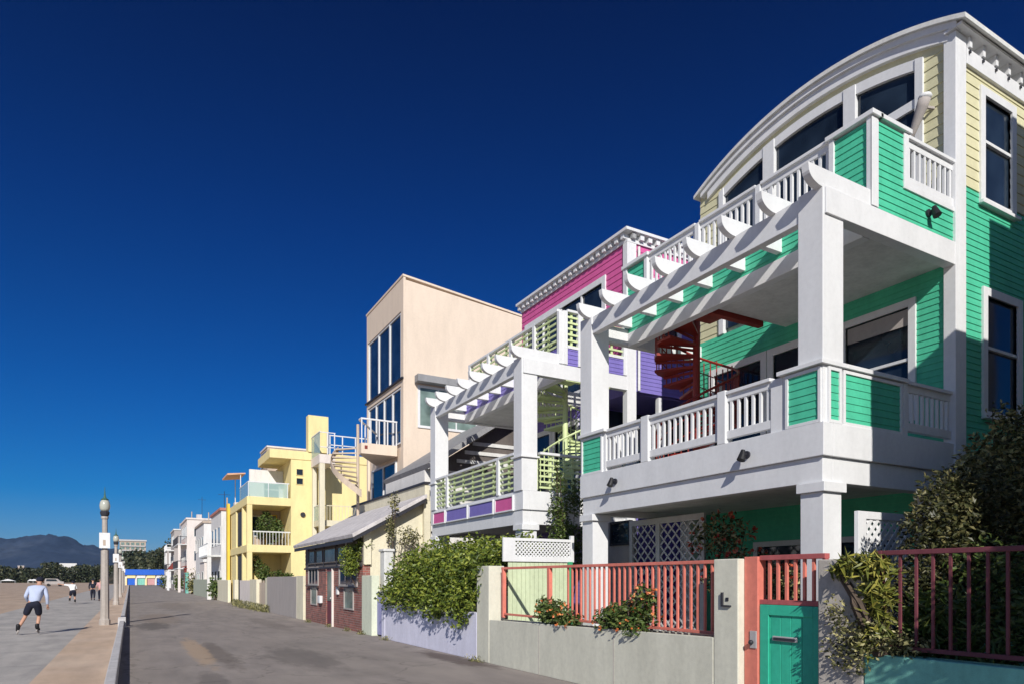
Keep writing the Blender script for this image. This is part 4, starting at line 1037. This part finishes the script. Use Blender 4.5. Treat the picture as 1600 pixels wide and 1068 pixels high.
# apartment block and far trees
h = thing('apartment_block', 'pale flat roofed apartment block on the bluff above the blue pavilion', 'building', (2, 620, 0))
B(-7, 11, 612, 632, 0, 32).build('wall', 'tanwall', h); B(-7.6, 11.6, 611.4, 632.6, 32.01, 33.2).build('roof', 'pinkgrey', h)
for f in range(6):
    for i in range(5): B(-6 + i * 3.4, -3.8 + i * 3.4, 611.8, 611.99, 12 + f * 3.4, 14 + f * 3.4).build('window', 'glass_g', h)
    B(-6.6, 10.6, 611.0, 611.75, 10.8 + f * 3.4, 11.6 + f * 3.4).build('balcony', 'pinkgrey', h)
def terrain(name, x0, x1, y0, y1, nx, ny, fz, mat):
    vs = []; fs = []
    for j in range(ny + 1):
        for i in range(nx + 1):
            x = x0 + (x1 - x0) * i / nx; y_ = y0 + (y1 - y0) * j / ny; vs.append((x, y_, fz(x, y_)))
    for j in range(ny):
        for i in range(nx):
            a = j * (nx + 1) + i; fs.append((a, a + 1, a + nx + 2, a + nx + 1))
    return struct(name, MB().add(vs, fs), mat, smooth=True, fix=False)
def fb(n): return noise.fractal(n, 1.0, 2.0, 6)
def bl(x, y_):
    e = min(1, max(0, (y_ - 300) / 160)) * min(1, max(0, (x + 14) / 14 + .15))
    return -2 + e * (15 + 4 * fb(Vector((x / 60, y_ / 60, 3))))
terrain('bluff', -14, 160, 290, 800, 60, 80, bl, 'hill2')
def hl(x, y_):
    u = (y_ - 2900) / 2200
    s_ = max(0, min(1, u)); rise = s_ * s_ * (3 - 2 * s_)
    ang = math.degrees(math.atan2(x, y_))
    H = 225 + 45 * math.exp(-((ang + 4.9) / 1.6) ** 2) - 20 * max(0, (ang + 4)) + 8 * min(0, ang + 6)
    return -5 + rise * max(50, H) * (1 + .10 * fb(Vector((x / 420, y_ / 600, 1)))) + 55 * rise * fb(Vector((x / 260, y_ / 330, 7))) + 26 * rise * abs(fb(Vector((x / 90, y_ / 150, 2))))
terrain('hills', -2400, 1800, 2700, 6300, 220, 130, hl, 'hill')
def far_wood(name, lab, n, fn, size, mat, seed):
    random.seed(seed); m = MB()
    for i in range(n):
        (x, y_, z) = fn(); m.leaf((x, y_, z), size * random.uniform(.6, 1.4), asp=.8)
    return tag(m.build(name, mat, fix=False), lab, 'trees', kind='stuff')
def fw():
    x = random.uniform(-125, -9); y_ = random.uniform(470, 540)
    return x, y_, random.random() * (6 + 5.5 * (noise.noise(Vector((x / 9, 0, 2))) * .5 + .55) * (1 + .5 * (x > -45)))
far_wood('far_wood', 'band of dark trees at the far edge of the beach below the hills', 16000, fw, 1.5, 'leaf_far', 60)
def fw2():
    x = random.uniform(-3, 60); y_ = random.uniform(320, 560)
    return x, y_, max(0, bl(x, y_)) + random.random() * (3 + 5 * (noise.noise(Vector((x / 7, y_ / 30, 5))) * .5 + .5))
far_wood('far_wood', 'scrubby dark trees covering the bluff behind the blue pavilion', 9000, fw2, 1.7, 'leaf_far', 61)
for i, (x, yy, hh, lab) in enumerate(((11.5, 235, 15, 'taller dark tree behind the white cube house'), (9.3, 262, 12.5, 'shorter dark tree left of the taller one behind the blue pavilion'), (14, 225, 12, 'dark tree half hidden by the narrow grey house'))):
    random.seed(70 + i)
    t = thing('far_tree', lab, 'tree', (x, yy, 0), 'dark trees behind the far houses')
    MB().tube([(x, yy, 0), (x + .2, yy, hh * .6), (x, yy, hh * .9)], [.4, .28, .1], 7).build('trunk', 'bark', t)
    m = MB(); foliage(m, [(x, yy, hh * .72, 2.6, 2.4, hh * .28), (x + 1.4, yy, hh * .55, 2.2, 2, hh * .2), (x - 1.3, yy + 1, hh * .5, 2, 2, hh * .2)], 1000, .8, asp=.6); m.build('crown', 'leaf_far', t, fix=False)
o = B(-38, -29, 505, 515, 5, 12).build('far_building', 'wstucco'); tag(o, 'small white building among the dark trees under the hills', 'building')
random.seed(81)
for i in range(11):
    an = R(random.uniform(-9.5, -2.2)); dd = random.uniform(1500, 2700); x = dd * math.sin(an); yy = dd * math.cos(an); ww = random.uniform(6, 14)
    t = thing('hill_house', 'tiny pale house among the scrub at the foot of the hills', 'house', (x, yy, 0), 'tiny pale houses at the foot of the hills')
    B(x, x + ww, yy, yy + 9, -1, 18 + random.uniform(0, 9)).build('wall', random.choice(['wstucco', 'cream', 'tanwall']), t)
    t2 = t.children[0].data.vertices[-1].co.z
    B(x - .6, x + ww + .6, yy - .6, yy + 9.6, t2, t2 + 1.4).build('roof', random.choice(['roofgrey', 'maroon', 'white2']), t)
random.seed(80)
for i, (px_, yy, w) in enumerate(((-62, 420, 3.5), (-52, 410, 6), (-45, 430, 2.4), (-40.5, 400, 5))):
    t = thing('beach_tent', ['left end small', 'widest low', 'tiny', 'right end'][i] + ' white tent on the far sand', 'tent', (px_, yy, 0), 'white tents on the far sand')
    MB().prism([(px_ - w / 2, 1.2), (px_ + w / 2, 1.2), (px_, 2.1)], 'y', yy, yy + 3).build('canopy', 'white', t)
    p = MB().box(px_ - w / 2, px_ - w / 2 + .08, yy, yy + .08, 0, 1.2).build('pole', 'white', t); copies(p, [(w - .1, 0, 0), (0, 2.9, 0), (w - .1, 2.9, 0)])
t = thing('parked_van', 'pale van parked on the sand beyond the skater', 'van', (-16.8, 210, 0))
m = MB(); m.prism([(-18.9, .45), (-14.8, .45), (-14.8, 1.2), (-15.5, 1.3), (-16.2, 1.95), (-18.8, 2.0), (-18.95, 1.2)], 'y', 209, 210.9); m.build('body', 'greywall', t, bevel=.06)
MB().prism([(-18.6, 1.3), (-16.1, 1.3), (-16.5, 1.8), (-18.5, 1.85)], 'y', 208.97, 208.999).build('window', 'glass', t)
for x in (-18.1, -15.7): MB().tube([(x, 208.95, .36), (x, 210.95, .36)], .36, 14).build('wheel', 'black', t)
# ------------------------------------------------------------------ promenade lamps
def lamp(x, yy):
    t = thing('street_lamp', 'nearest concrete promenade lamp with a globe and white sign', 'street lamp', (x, yy, 0), 'concrete lamps along the promenade')
    MB().lathe([(.185, 0), (.185, .18), (.145, .24), (.138, 1.2), (.125, 2.6), (.125, 2.72), (.095, 2.76), (.085, 3.85), (.12, 3.9), (.12, 3.97)], x, yy, 8).build('post', 'conc', t)
    MB().lathe([(.10, 3.972), (.14, 4.02), (.16, 4.12), (.13, 4.16)], x, yy, 12).build('globe_holder', 'dark', t)
    MB().lathe([(.12, 4.162), (.16, 4.24), (.175, 4.36), (.15, 4.5), (.11, 4.56)], x, yy, 14).build('globe', 'globe', t, smooth=True)
    MB().lathe([(.12, 4.562), (.13, 4.59), (.06, 4.64), (.035, 4.70), (.02, 4.82), (.006, 5.05)], x, yy, 10).build('finial', 'verdigris', t)
    s = MB().box(x - .17, x + .17, yy - .20, yy - .165, 2.80, 3.36).build('sign', 'white', t, bevel=.004)
    MB().box(x - .05, x + .03, yy - .207, yy - .2005, 2.9, 3.1).build('sign_print', 'tanwall', s)
    return t
l0 = lamp(-.8, 29.0)
for i in range(1, 5):
    c = copy_tree(l0, None, (-.8, 29 + 23 * i, 0)); c['label'] = ['second', 'third', 'fourth', 'farthest'][i - 1] + ' concrete promenade lamp counted from the near one along the kerb wall'

# ------------------------------------------------------------------ shaded garden on the right
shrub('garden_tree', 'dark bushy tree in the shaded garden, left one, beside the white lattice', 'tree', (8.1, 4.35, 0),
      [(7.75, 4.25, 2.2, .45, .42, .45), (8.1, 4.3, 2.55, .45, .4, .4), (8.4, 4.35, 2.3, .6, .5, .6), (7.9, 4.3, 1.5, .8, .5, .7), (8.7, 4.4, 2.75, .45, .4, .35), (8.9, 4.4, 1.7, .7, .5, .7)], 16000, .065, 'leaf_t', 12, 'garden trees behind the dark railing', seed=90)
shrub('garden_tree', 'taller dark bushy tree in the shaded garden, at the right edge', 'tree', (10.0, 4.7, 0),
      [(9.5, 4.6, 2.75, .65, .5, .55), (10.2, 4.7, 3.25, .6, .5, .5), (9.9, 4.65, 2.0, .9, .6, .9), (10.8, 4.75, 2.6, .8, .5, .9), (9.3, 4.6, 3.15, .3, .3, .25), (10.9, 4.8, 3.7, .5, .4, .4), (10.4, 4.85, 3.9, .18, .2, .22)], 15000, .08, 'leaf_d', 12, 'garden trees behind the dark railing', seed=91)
shrub('garden_shrub', 'low leafy shrub pressed against the dark railing', 'shrub', (7.0, 3.5, .2),
      [(6.95, 3.7, 1.15, .5, .4, .5), (7.1, 3.1, 1.1, .5, .5, .5), (7.6, 3.6, 1.5, .6, .5, .6), (6.75, 4.05, .95, .3, .25, .3)], 4200, .075, 'leaf_m', 9, 'plants behind the dark railing', seed=92)
shrub('creeper', 'small leaved creeper spilling over the turquoise wall by the rough pillar', 'vine', (6.45, 4.05, .9),
      [(6.28, 4.06, 1.12, .22, .3, .26), (6.14, 4.2, .98, .10, .3, .3), (6.3, 3.8, 1.02, .22, .3, .16), (6.12, 4.35, 1.3, .08, .16, .2)], 1900, .05, 'leaf_d', 6, seed=93)
shrub('strap_leaved_shrub', 'loose yellow green strap leaved shrub hanging over the rough pillar and dark railing', 'shrub', (6.3, 3.98, .92),
      [(6.22, 4.1, 1.78, .2, .34, .13), (6.27, 4.0, 1.5, .14, .18, .25), (6.24, 4.0, 1.15, .12, .14, .3), (6.2, 4.32, 1.72, .1, .16, .08)], 620, .2, 'leaf_y', 9, seed=99, asp=.16, droop=.5)
shrub('strap_leaved_shrub', 'darker green strap leaved shrub behind the foot of the dark railing', 'shrub', (6.75, 3.75, .2),
      [(6.7, 3.75, 1.15, .3, .35, .4), (6.65, 3.4, .95, .25, .3, .3)], 420, .26, 'leaf_m', 6, seed=100, asp=.13, droop=-.4)
# neighbouring house to the right of the garden: unseen, its stepped blocks shaped to cast the shade there
h = thing('unseen_neighbour_house', 'beige stucco neighbour house unseen beyond the right edge, shaped to shade the garden', 'house', (12, -3, 0))
B(7.17, 10.2, -7, 2.0, 0, 7.6).build('wall', 'beige', h); B(10.201, 10.84, -7, 2.0, 0, 9.7).build('wall', 'beige', h); B(10.841, 20, -7, 2.0, 0, 11.3).build('wall', 'beige', h)
B(7.13, 10.19, -7.04, 2.04, 7.602, 7.7).build('coping', 'white2', h); B(10.81, 20.05, -7.05, 2.05, 11.302, 11.45).build('coping', 'white2', h)
for zz in (1, 4.2):
    for q in (-5.5, -3.2, -.9): window(h, 'x', 7.16, q, q + 1.3, zz, zz + 1.6, .1, solid=True)
B(6.2, 6.4, -7, -3.05, 0, 1.7).build('garden_wall', 'beige', h)
random.seed(97)
shrub('unseen_shade_tree', 'unseen round leafy tree added just beyond the right edge of the view to shade the railing', 'tree', (6.7, .2, 0),  # off-view tree added to throw shade on the dark railing
      [(5.25, .25, 2.95, .6, .6, .6), (5.75, .5, 3.0, .8, .75, .7), (6.5, .3, 3.3, .9, .9, .8), (5.2, .2, 2.6, .6, .7, .6), (7.2, 1.0, 3.0, .8, .7, .8), (6.2, 1.3, 2.5, .6, .5, .6), (5.3, 1.1, 2.4, .5, .45, .4)], 12000, .11, 'leaf_m', 12, seed=98)

# ------------------------------------------------------------------ small things
for hs, x, yy, z1 in ((purple_house, XW + .3, 13.39, 10.0),):
    MB().tube([(x, yy, 0 if hs is green_house else 6.4), (x, yy, z1)], .035, 8).build('downpipe', 'white2', hs)
for (a_, b_) in ((6.42, 7.48),):
    B(XW + .005, XW + .012, a_, b_, 5.72, 5.98).build('reflection_strip', 'greywall', green_house)  # grey strip stands in for a pale reflection across the top pane
for hs, spots in ((hA, ((8, 64, 7.72), (10, 66, 7.72))), (hB, ((8, 80, 7.82), (9.5, 83, 7.82))), (hC, ((8, 103, 9.92), (9, 108, 9.92))), (hD, ((8, 128, 10.12),))):
    for (x, yy, z) in spots:
        MB().box(x, x + .7, yy, yy + .8, z, z + .55 + .1 * (x % 3)).build('roof_unit', 'roofgrey', hs, bevel=.02)
        MB().tube([(x - .6, yy, z), (x - .6, yy, z + 1.1)], .06, 8).build('vent_pipe', 'tanwall', hs)
for (x, yy) in ((8.6, 102), (7.4, 66)): MB().tube([(x, yy, 7.5), (x, yy, 13 if yy > 80 else 9.6)], .025, 5).bar((x - .5, yy, 12.6 if yy > 80 else 9.3), (x + .5, yy, 12.6 if yy > 80 else 9.3), .03).build('aerial', 'dark', hC if yy > 80 else hA)
MB().prism([(6.0, 3.3), (6.6, 3.45), (6.6, 3.55), (6.0, 3.42)], 'y', 100.2, 104).build('tile_canopy', 'maroon', hC)
MB().prism([(6.0, 6.5), (6.6, 6.65), (6.6, 6.78), (6.0, 6.62)], 'y', 104, 111).build('tile_canopy', 'maroon', hC)
for q in (1.5, 3.4): MB().tube([(12.5 + q, YT - .05, 0), (12.5 + q, YT - .05, 6.0 + q)], .04, 8).build('pipe', 'beige', [o_ for o_ in bpy.data.objects if o_.name == 'tower_house'][0])

# ------------------------------------------------------------------ people
def skinmesh(name, joints, bones, mat, parent=None, loc=(0, 0, 0), rz=0, sub=2):
    me = bpy.data.meshes.new(name)
    me.from_pydata([j[:3] for j in joints], bones, [])
    o = bpy.data.objects.new(name, me); COL.objects.link(o)
    md = o.modifiers.new('Skin', 'SKIN'); md.use_smooth_shade = True
    for i, j in enumerate(joints):
        sv = me.skin_vertices[0].data[i]
        r = j[3]; sv.radius = r if isinstance(r, tuple) else (r, r); sv.use_root = (i == 0)
    sb = o.modifiers.new('Sub', 'SUBSURF'); sb.levels = sub; sb.render_levels = sub
    dg = bpy.context.evaluated_depsgraph_get(); dg.update()
    nm = bpy.data.meshes.new_from_object(o.evaluated_get(dg))
    o.modifiers.clear(); o.data = nm; nm.name = name
    nm.materials.clear(); nm.materials.append(M[mat])
    for p in nm.polygons: p.use_smooth = True
    if parent is None: o.location = loc; o.rotation_euler.z = rz
    else: o.parent = parent
    return o
def lerp3(a, b, f): return tuple(a[i] + (b[i] - a[i]) * f for i in range(3))
def person(label, loc, rz, J, c, skates=True, group=None, trousers=False, helmet=True):
    """J: joint positions, local: +Y is forward"""
    pel, sp, ch, nk, hd = J['pel'], J['sp'], J['ch'], J['nk'], J['hd']
    V = []; E_ = []
    def ad(p, r, frm=None):
        V.append((*p, r)); i = len(V) - 1
        if frm is not None: E_.append((frm, i))
        return i
    a = ad(pel, .125); b = ad(sp, .12, a); d = ad(ch, (.15, .115), b); n = ad(nk, .052, d)
    h0 = ad(lerp3(nk, hd, .55), .075, n); h1 = ad(hd, .095, h0); ad((hd[0], hd[1] - .0, hd[2] + .085), .075, h1)
    ad((hd[0], hd[1] + .105, hd[2] - .02), .018, h1)
    for s in ('L', 'R'):
        hp, kn, an, to = J['hip' + s], J['kn' + s], J['an' + s], J['to' + s]
        q = ad(hp, .085, a); q = ad(lerp3(hp, kn, .5), .075, q); q = ad(kn, .053, q); q = ad(lerp3(kn, an, .35), .056, q); q = ad(an, .038, q); q = ad(to, .032, q)
        sh, el, wr, hn = J['sh' + s], J['el' + s], J['wr' + s], J['hn' + s]
        q = ad(sh, .056, d); q = ad(lerp3(sh, el, .5), .045, q); q = ad(el, .037, q); q = ad(lerp3(el, wr, .4), .036, q); w = ad(wr, .026, q); k = ad(lerp3(wr, hn, .5), (.036, .018), w)
        dv = Vector(hn) - Vector(wr); dv.normalize(); sd = dv.cross(Vector((0, 1, .2))).normalized()
        for i, (off, ln) in enumerate(((-.03, .07), (-.01, .085), (.01, .08), (.028, .06))):
            m0 = Vector(lerp3(wr, hn, .95)) + sd * off; f1 = ad(tuple(m0), .0095, k); f2 = ad(tuple(m0 + dv * ln * .5 + Vector((0, .008, 0))), .0085, f1); ad(tuple(m0 + dv * ln + Vector((0, .024, 0))), .007, f2)
        t0 = Vector(lerp3(wr, hn, .45)) + Vector((0, .035, 0)); t1 = ad(tuple(t0), .011, k); ad(tuple(t0 + dv * .045 + Vector((0, .02, 0))), .008, t1)
    body = skinmesh('person', V, E_, 'skin', None, loc, rz)
    tag(body, label, 'person', group)
    # top with sleeves
    V = []; E_ = []
    a = ad(lerp3(pel, sp, -.2), (.175, .15)); b = ad(sp, (.165, .14), a); d = ad(ch, (.185, .14), b); ad(lerp3(ch, nk, .75), .075, d)
    for s in ('L', 'R'):
        sh, el, wr = J['sh' + s], J['el' + s], J['wr' + s]
        q = ad(sh, .073, d); q = ad(lerp3(sh, el, .5), .062, q); q = ad(el, .053, q)
        if c.get('long', True): q = ad(lerp3(el, wr, .5), .048, q); ad(lerp3(el, wr, .95), .040, q)
    skinmesh('shirt', V, E_, c['top'], body)
    V = []; E_ = []
    a = ad(lerp3(pel, sp, .12), .155); b = ad(pel, .165, a)
    for s in ('L', 'R'):
        hp, kn, an = J['hip' + s], J['kn' + s], J['an' + s]
        q = ad(hp, .118, b); q = ad(lerp3(hp, kn, .5), .105, q); q = ad(lerp3(hp, kn, .9), .095, q)
        if trousers: q = ad(lerp3(kn, an, .3), .075, q); ad(lerp3(kn, an, .95), .06, q)
    skinmesh('trousers' if trousers else 'shorts', V, E_, c['leg'], body)
    for s in ('L', 'R'):
        an, to = J['an' + s], J['to' + s]
        V = []; E_ = []
        q = ad((an[0], an[1], an[2] + .14), .058) if skates else ad((an[0], an[1], an[2] + .02), .05)
        q = ad(an, .062, q); q = ad(lerp3(an, to, .5), .052, q); ad(lerp3(an, to, 1.1), .046, q)
        sk = skinmesh('skate' if skates else 'shoe', V, E_, 'black', body)
        if skates:
            m = MB()
            dx = (to[0] - an[0]); dy = (to[1] - an[1])
            for f in (-.35, .12, .6, 1.08):
                wx, wy = an[0] + dx * f, an[1] + dy * f; zz = an[2] + (to[2] - an[2]) * max(0, min(1, f)) - .085
                m.tube([(wx - .012, wy, zz), (wx + .012, wy, zz)], .04, 10)
            w = m.build('wheel', 'greywall', None); w.parent = sk
    hm = MB(); hm.ball((hd[0], hd[1] - .012, hd[2] + .045), (.105, .125, .085), 14, 8); o = hm.build('helmet' if helmet else 'hair', c['head'], None, smooth=True); o.parent = body
    for sx in (-1, 1):
        e = MB().ball((hd[0] + sx * .034, hd[1] + .088, hd[2] + .01), .013, 8, 5).build('eye', 'black', None, smooth=True); e.parent = body
        e = MB().ball((hd[0] + sx * .095, hd[1] - .005, hd[2] - .01), (.014, .026, .034), 8, 5).build('ear', 'skin', None, smooth=True); e.parent = body
    return body
skate_pose = dict(pel=(0, 0, .93), sp=(.02, .10, 1.13), ch=(.06, .24, 1.36), nk=(.08, .34, 1.50), hd=(.09, .42, 1.62),
    hipL=(-.11, .0, .88), knL=(-.24, .14, .54), anL=(-.38, -.06, .20), toL=(-.43, .10, .14), hipR=(.11, 0, .88), knR=(.10, .18, .53), anR=(.08, .02, .20), toR=(.09, .20, .14),
    shL=(-.15, .22, 1.40), elL=(-.24, .18, 1.15), wrL=(-.2, .36, .98), hnL=(-.18, .42, .92), shR=(.24, .24, 1.39), elR=(.31, .16, 1.13), wrR=(.31, .24, .88), hnR=(.31, .27, .80))
person('roller skater seen from behind in a pale blue shirt, black shorts and dark helmet', (-2.53, 25.0, 0), R(-4), skate_pose, dict(top='shirt', leg='navy', head='navy'))
pose2 = dict(skate_pose); pose2.update(pel=(.02, 0, .88), sp=(.0, .14, 1.06), ch=(-.03, .32, 1.24), nk=(-.02, .44, 1.35), hd=(.02, .54, 1.44),
    shL=(-.22, .30, 1.28), elL=(-.50, .34, 1.32), wrL=(-.72, .40, 1.36), hnL=(-.80, .42, 1.37), shR=(.16, .28, 1.27), elR=(.24, .3, 1.02), wrR=(.16, .46, .9), hnR=(.14, .52, .86),
    hipL=(-.09, 0, .83), knL=(-.12, .2, .55), anL=(-.16, -.1, .3), toL=(-.17, .06, .22), hipR=(.12, 0, .83), knR=(.12, .22, .5), anR=(.14, .0, .2), toR=(.15, .18, .14))
person('distant skater in a white shirt and black shorts with the left arm stretched out', (-3.4, 55, 0), R(3), pose2, dict(top='wshirt', leg='navy', head='navy', long=False))
walk = dict(pel=(0, 0, .93), sp=(0, .01, 1.12), ch=(0, .02, 1.34), nk=(0, .03, 1.50), hd=(0, .05, 1.62), hipL=(-.09, 0, .89), knL=(-.1, .12, .5), anL=(-.1, .12, .09), toL=(-.11, .27, .05),
    hipR=(.09, 0, .89), knR=(.1, .02, .49), anR=(.1, -.22, .14), toR=(.11, -.1, .05), shL=(-.2, .02, 1.40), elL=(-.26, -.06, 1.13), wrL=(-.25, .04, .9), hnL=(-.25, .08, .82),
    shR=(.2, .02, 1.40), elR=(.26, .02, 1.13), wrR=(.25, .16, .92), hnR=(.25, .2, .85))
person('distant walker dressed all in dark clothes beside the near lamp', (-2.6, 64.4, 0), R(-2), walk, dict(top='navy', leg='navy', head='navy'), skates=False, trousers=True, helmet=False)
person('distant walker in a pink top next to the dark dressed walker', (-1.95, 61, 0), R(2), walk, dict(top='pinkcloth', leg='navy', head='bark', long=False), skates=False, trousers=True, helmet=False)

# ------------------------------------------------------------------ the sea air between here and the hills
hz = bpy.data.materials.new('haze'); hz.use_nodes = True
hn = hz.node_tree.nodes; hn.remove(hn['Principled BSDF'])
pv = hn.new('ShaderNodeVolumePrincipled'); pv.inputs['Density'].default_value = 3.5e-5; pv.inputs['Color'].default_value = (.30, .55, .95, 1); pv.inputs['Anisotropy'].default_value = 0
hz.node_tree.links.new(pv.outputs[0], hn['Material Output'].inputs['Volume'])
o = B(-2650, 3150, -700, 6700, -7, 400).build('haze', hz); tag(o, 'thin bluish sea haze over the distant hills', 'haze', kind='stuff')

# ------------------------------------------------------------------ sky, sun, camera
EL, AZ = 30.0, 24.0     # light travels towards (sin AZ, cos AZ), so the sun stands behind the camera
w = bpy.data.worlds.new('World'); S.world = w; w.use_nodes = True
nt = w.node_tree; bg = nt.nodes['Background']
sky = nt.nodes.new('ShaderNodeTexSky'); sky.sky_type = 'NISHITA'; sky.sun_disc = False
sky.sun_elevation = R(EL); sky.sun_rotation = R(180 + AZ); sky.air_density = 1.0; sky.dust_density = .25; sky.ozone_density = 3.0; sky.altitude = 0
hs = nt.nodes.new('ShaderNodeHueSaturation'); hs.inputs['Saturation'].default_value = 1.1
nt.links.new(sky.outputs[0], hs.inputs['Color'])
# a polarised sky: darkest far from the sun and towards the zenith, by direction in the world
tc = nt.nodes.new('ShaderNodeTexCoord'); sx = nt.nodes.new('ShaderNodeSeparateXYZ'); nt.links.new(tc.outputs['Generated'], sx.inputs[0])
r = ramp(nt, sx.outputs['Z'], [(0.0, (.30, .36, .58)), (.05, (.13, .29, .54)), (.11, (.02, .25, .53)), (.25, (.004, .195, .48)), (.45, (.002, .122, .365)), (.7, (.003, .052, .19))])
dt = nt.nodes.new('ShaderNodeVectorMath'); dt.operation = 'DOT_PRODUCT'; nt.links.new(tc.outputs['Generated'], dt.inputs[0])
dt.inputs[1].default_value = (-math.sin(R(AZ)), -math.cos(R(AZ)), 0)
back = ramp(nt, dt.outputs['Value'], [(0.0, (0, 0, 0)), (.45, (1, 1, 1))])
nt.links.new(mixc(nt, 1.0, hs.outputs['Color'], mixc(nt, back, r, (.33, .44, .60)), 'MULTIPLY'), bg.inputs['Color'])
bg.inputs['Strength'].default_value = .12
sd = bpy.data.lights.new('sun', 'SUN'); sd.energy = 4.5; sd.angle = R(.5); sd.color = (1, .955, .88)
so = bpy.data.objects.new('sun', sd); COL.objects.link(so)
dirv = Vector((math.sin(R(AZ)) * math.cos(R(EL)), math.cos(R(AZ)) * math.cos(R(EL)), -math.sin(R(EL))))
so.rotation_euler = dirv.to_track_quat('-Z', 'Y').to_euler(); so.location = (-10, -20, 20)
cd = bpy.data.cameras.new('camera'); cam = bpy.data.objects.new('camera', cd); COL.objects.link(cam)
cam.location = (0, 0, 1.65); cam.rotation_euler = (R(90), 0, -math.atan(597 / 1065))
cd.sensor_width = 36; cd.lens = 1065 / 1600 * 36; cd.shift_y = (905 - 534) / 1600; cd.clip_end = 12000; cd.clip_start = .05
S.camera = cam
S.view_settings.view_transform = 'Standard'; S.view_settings.look = 'None'; S.view_settings.exposure = .1; S.view_settings.gamma = 1
S.cycles.max_bounces = 6
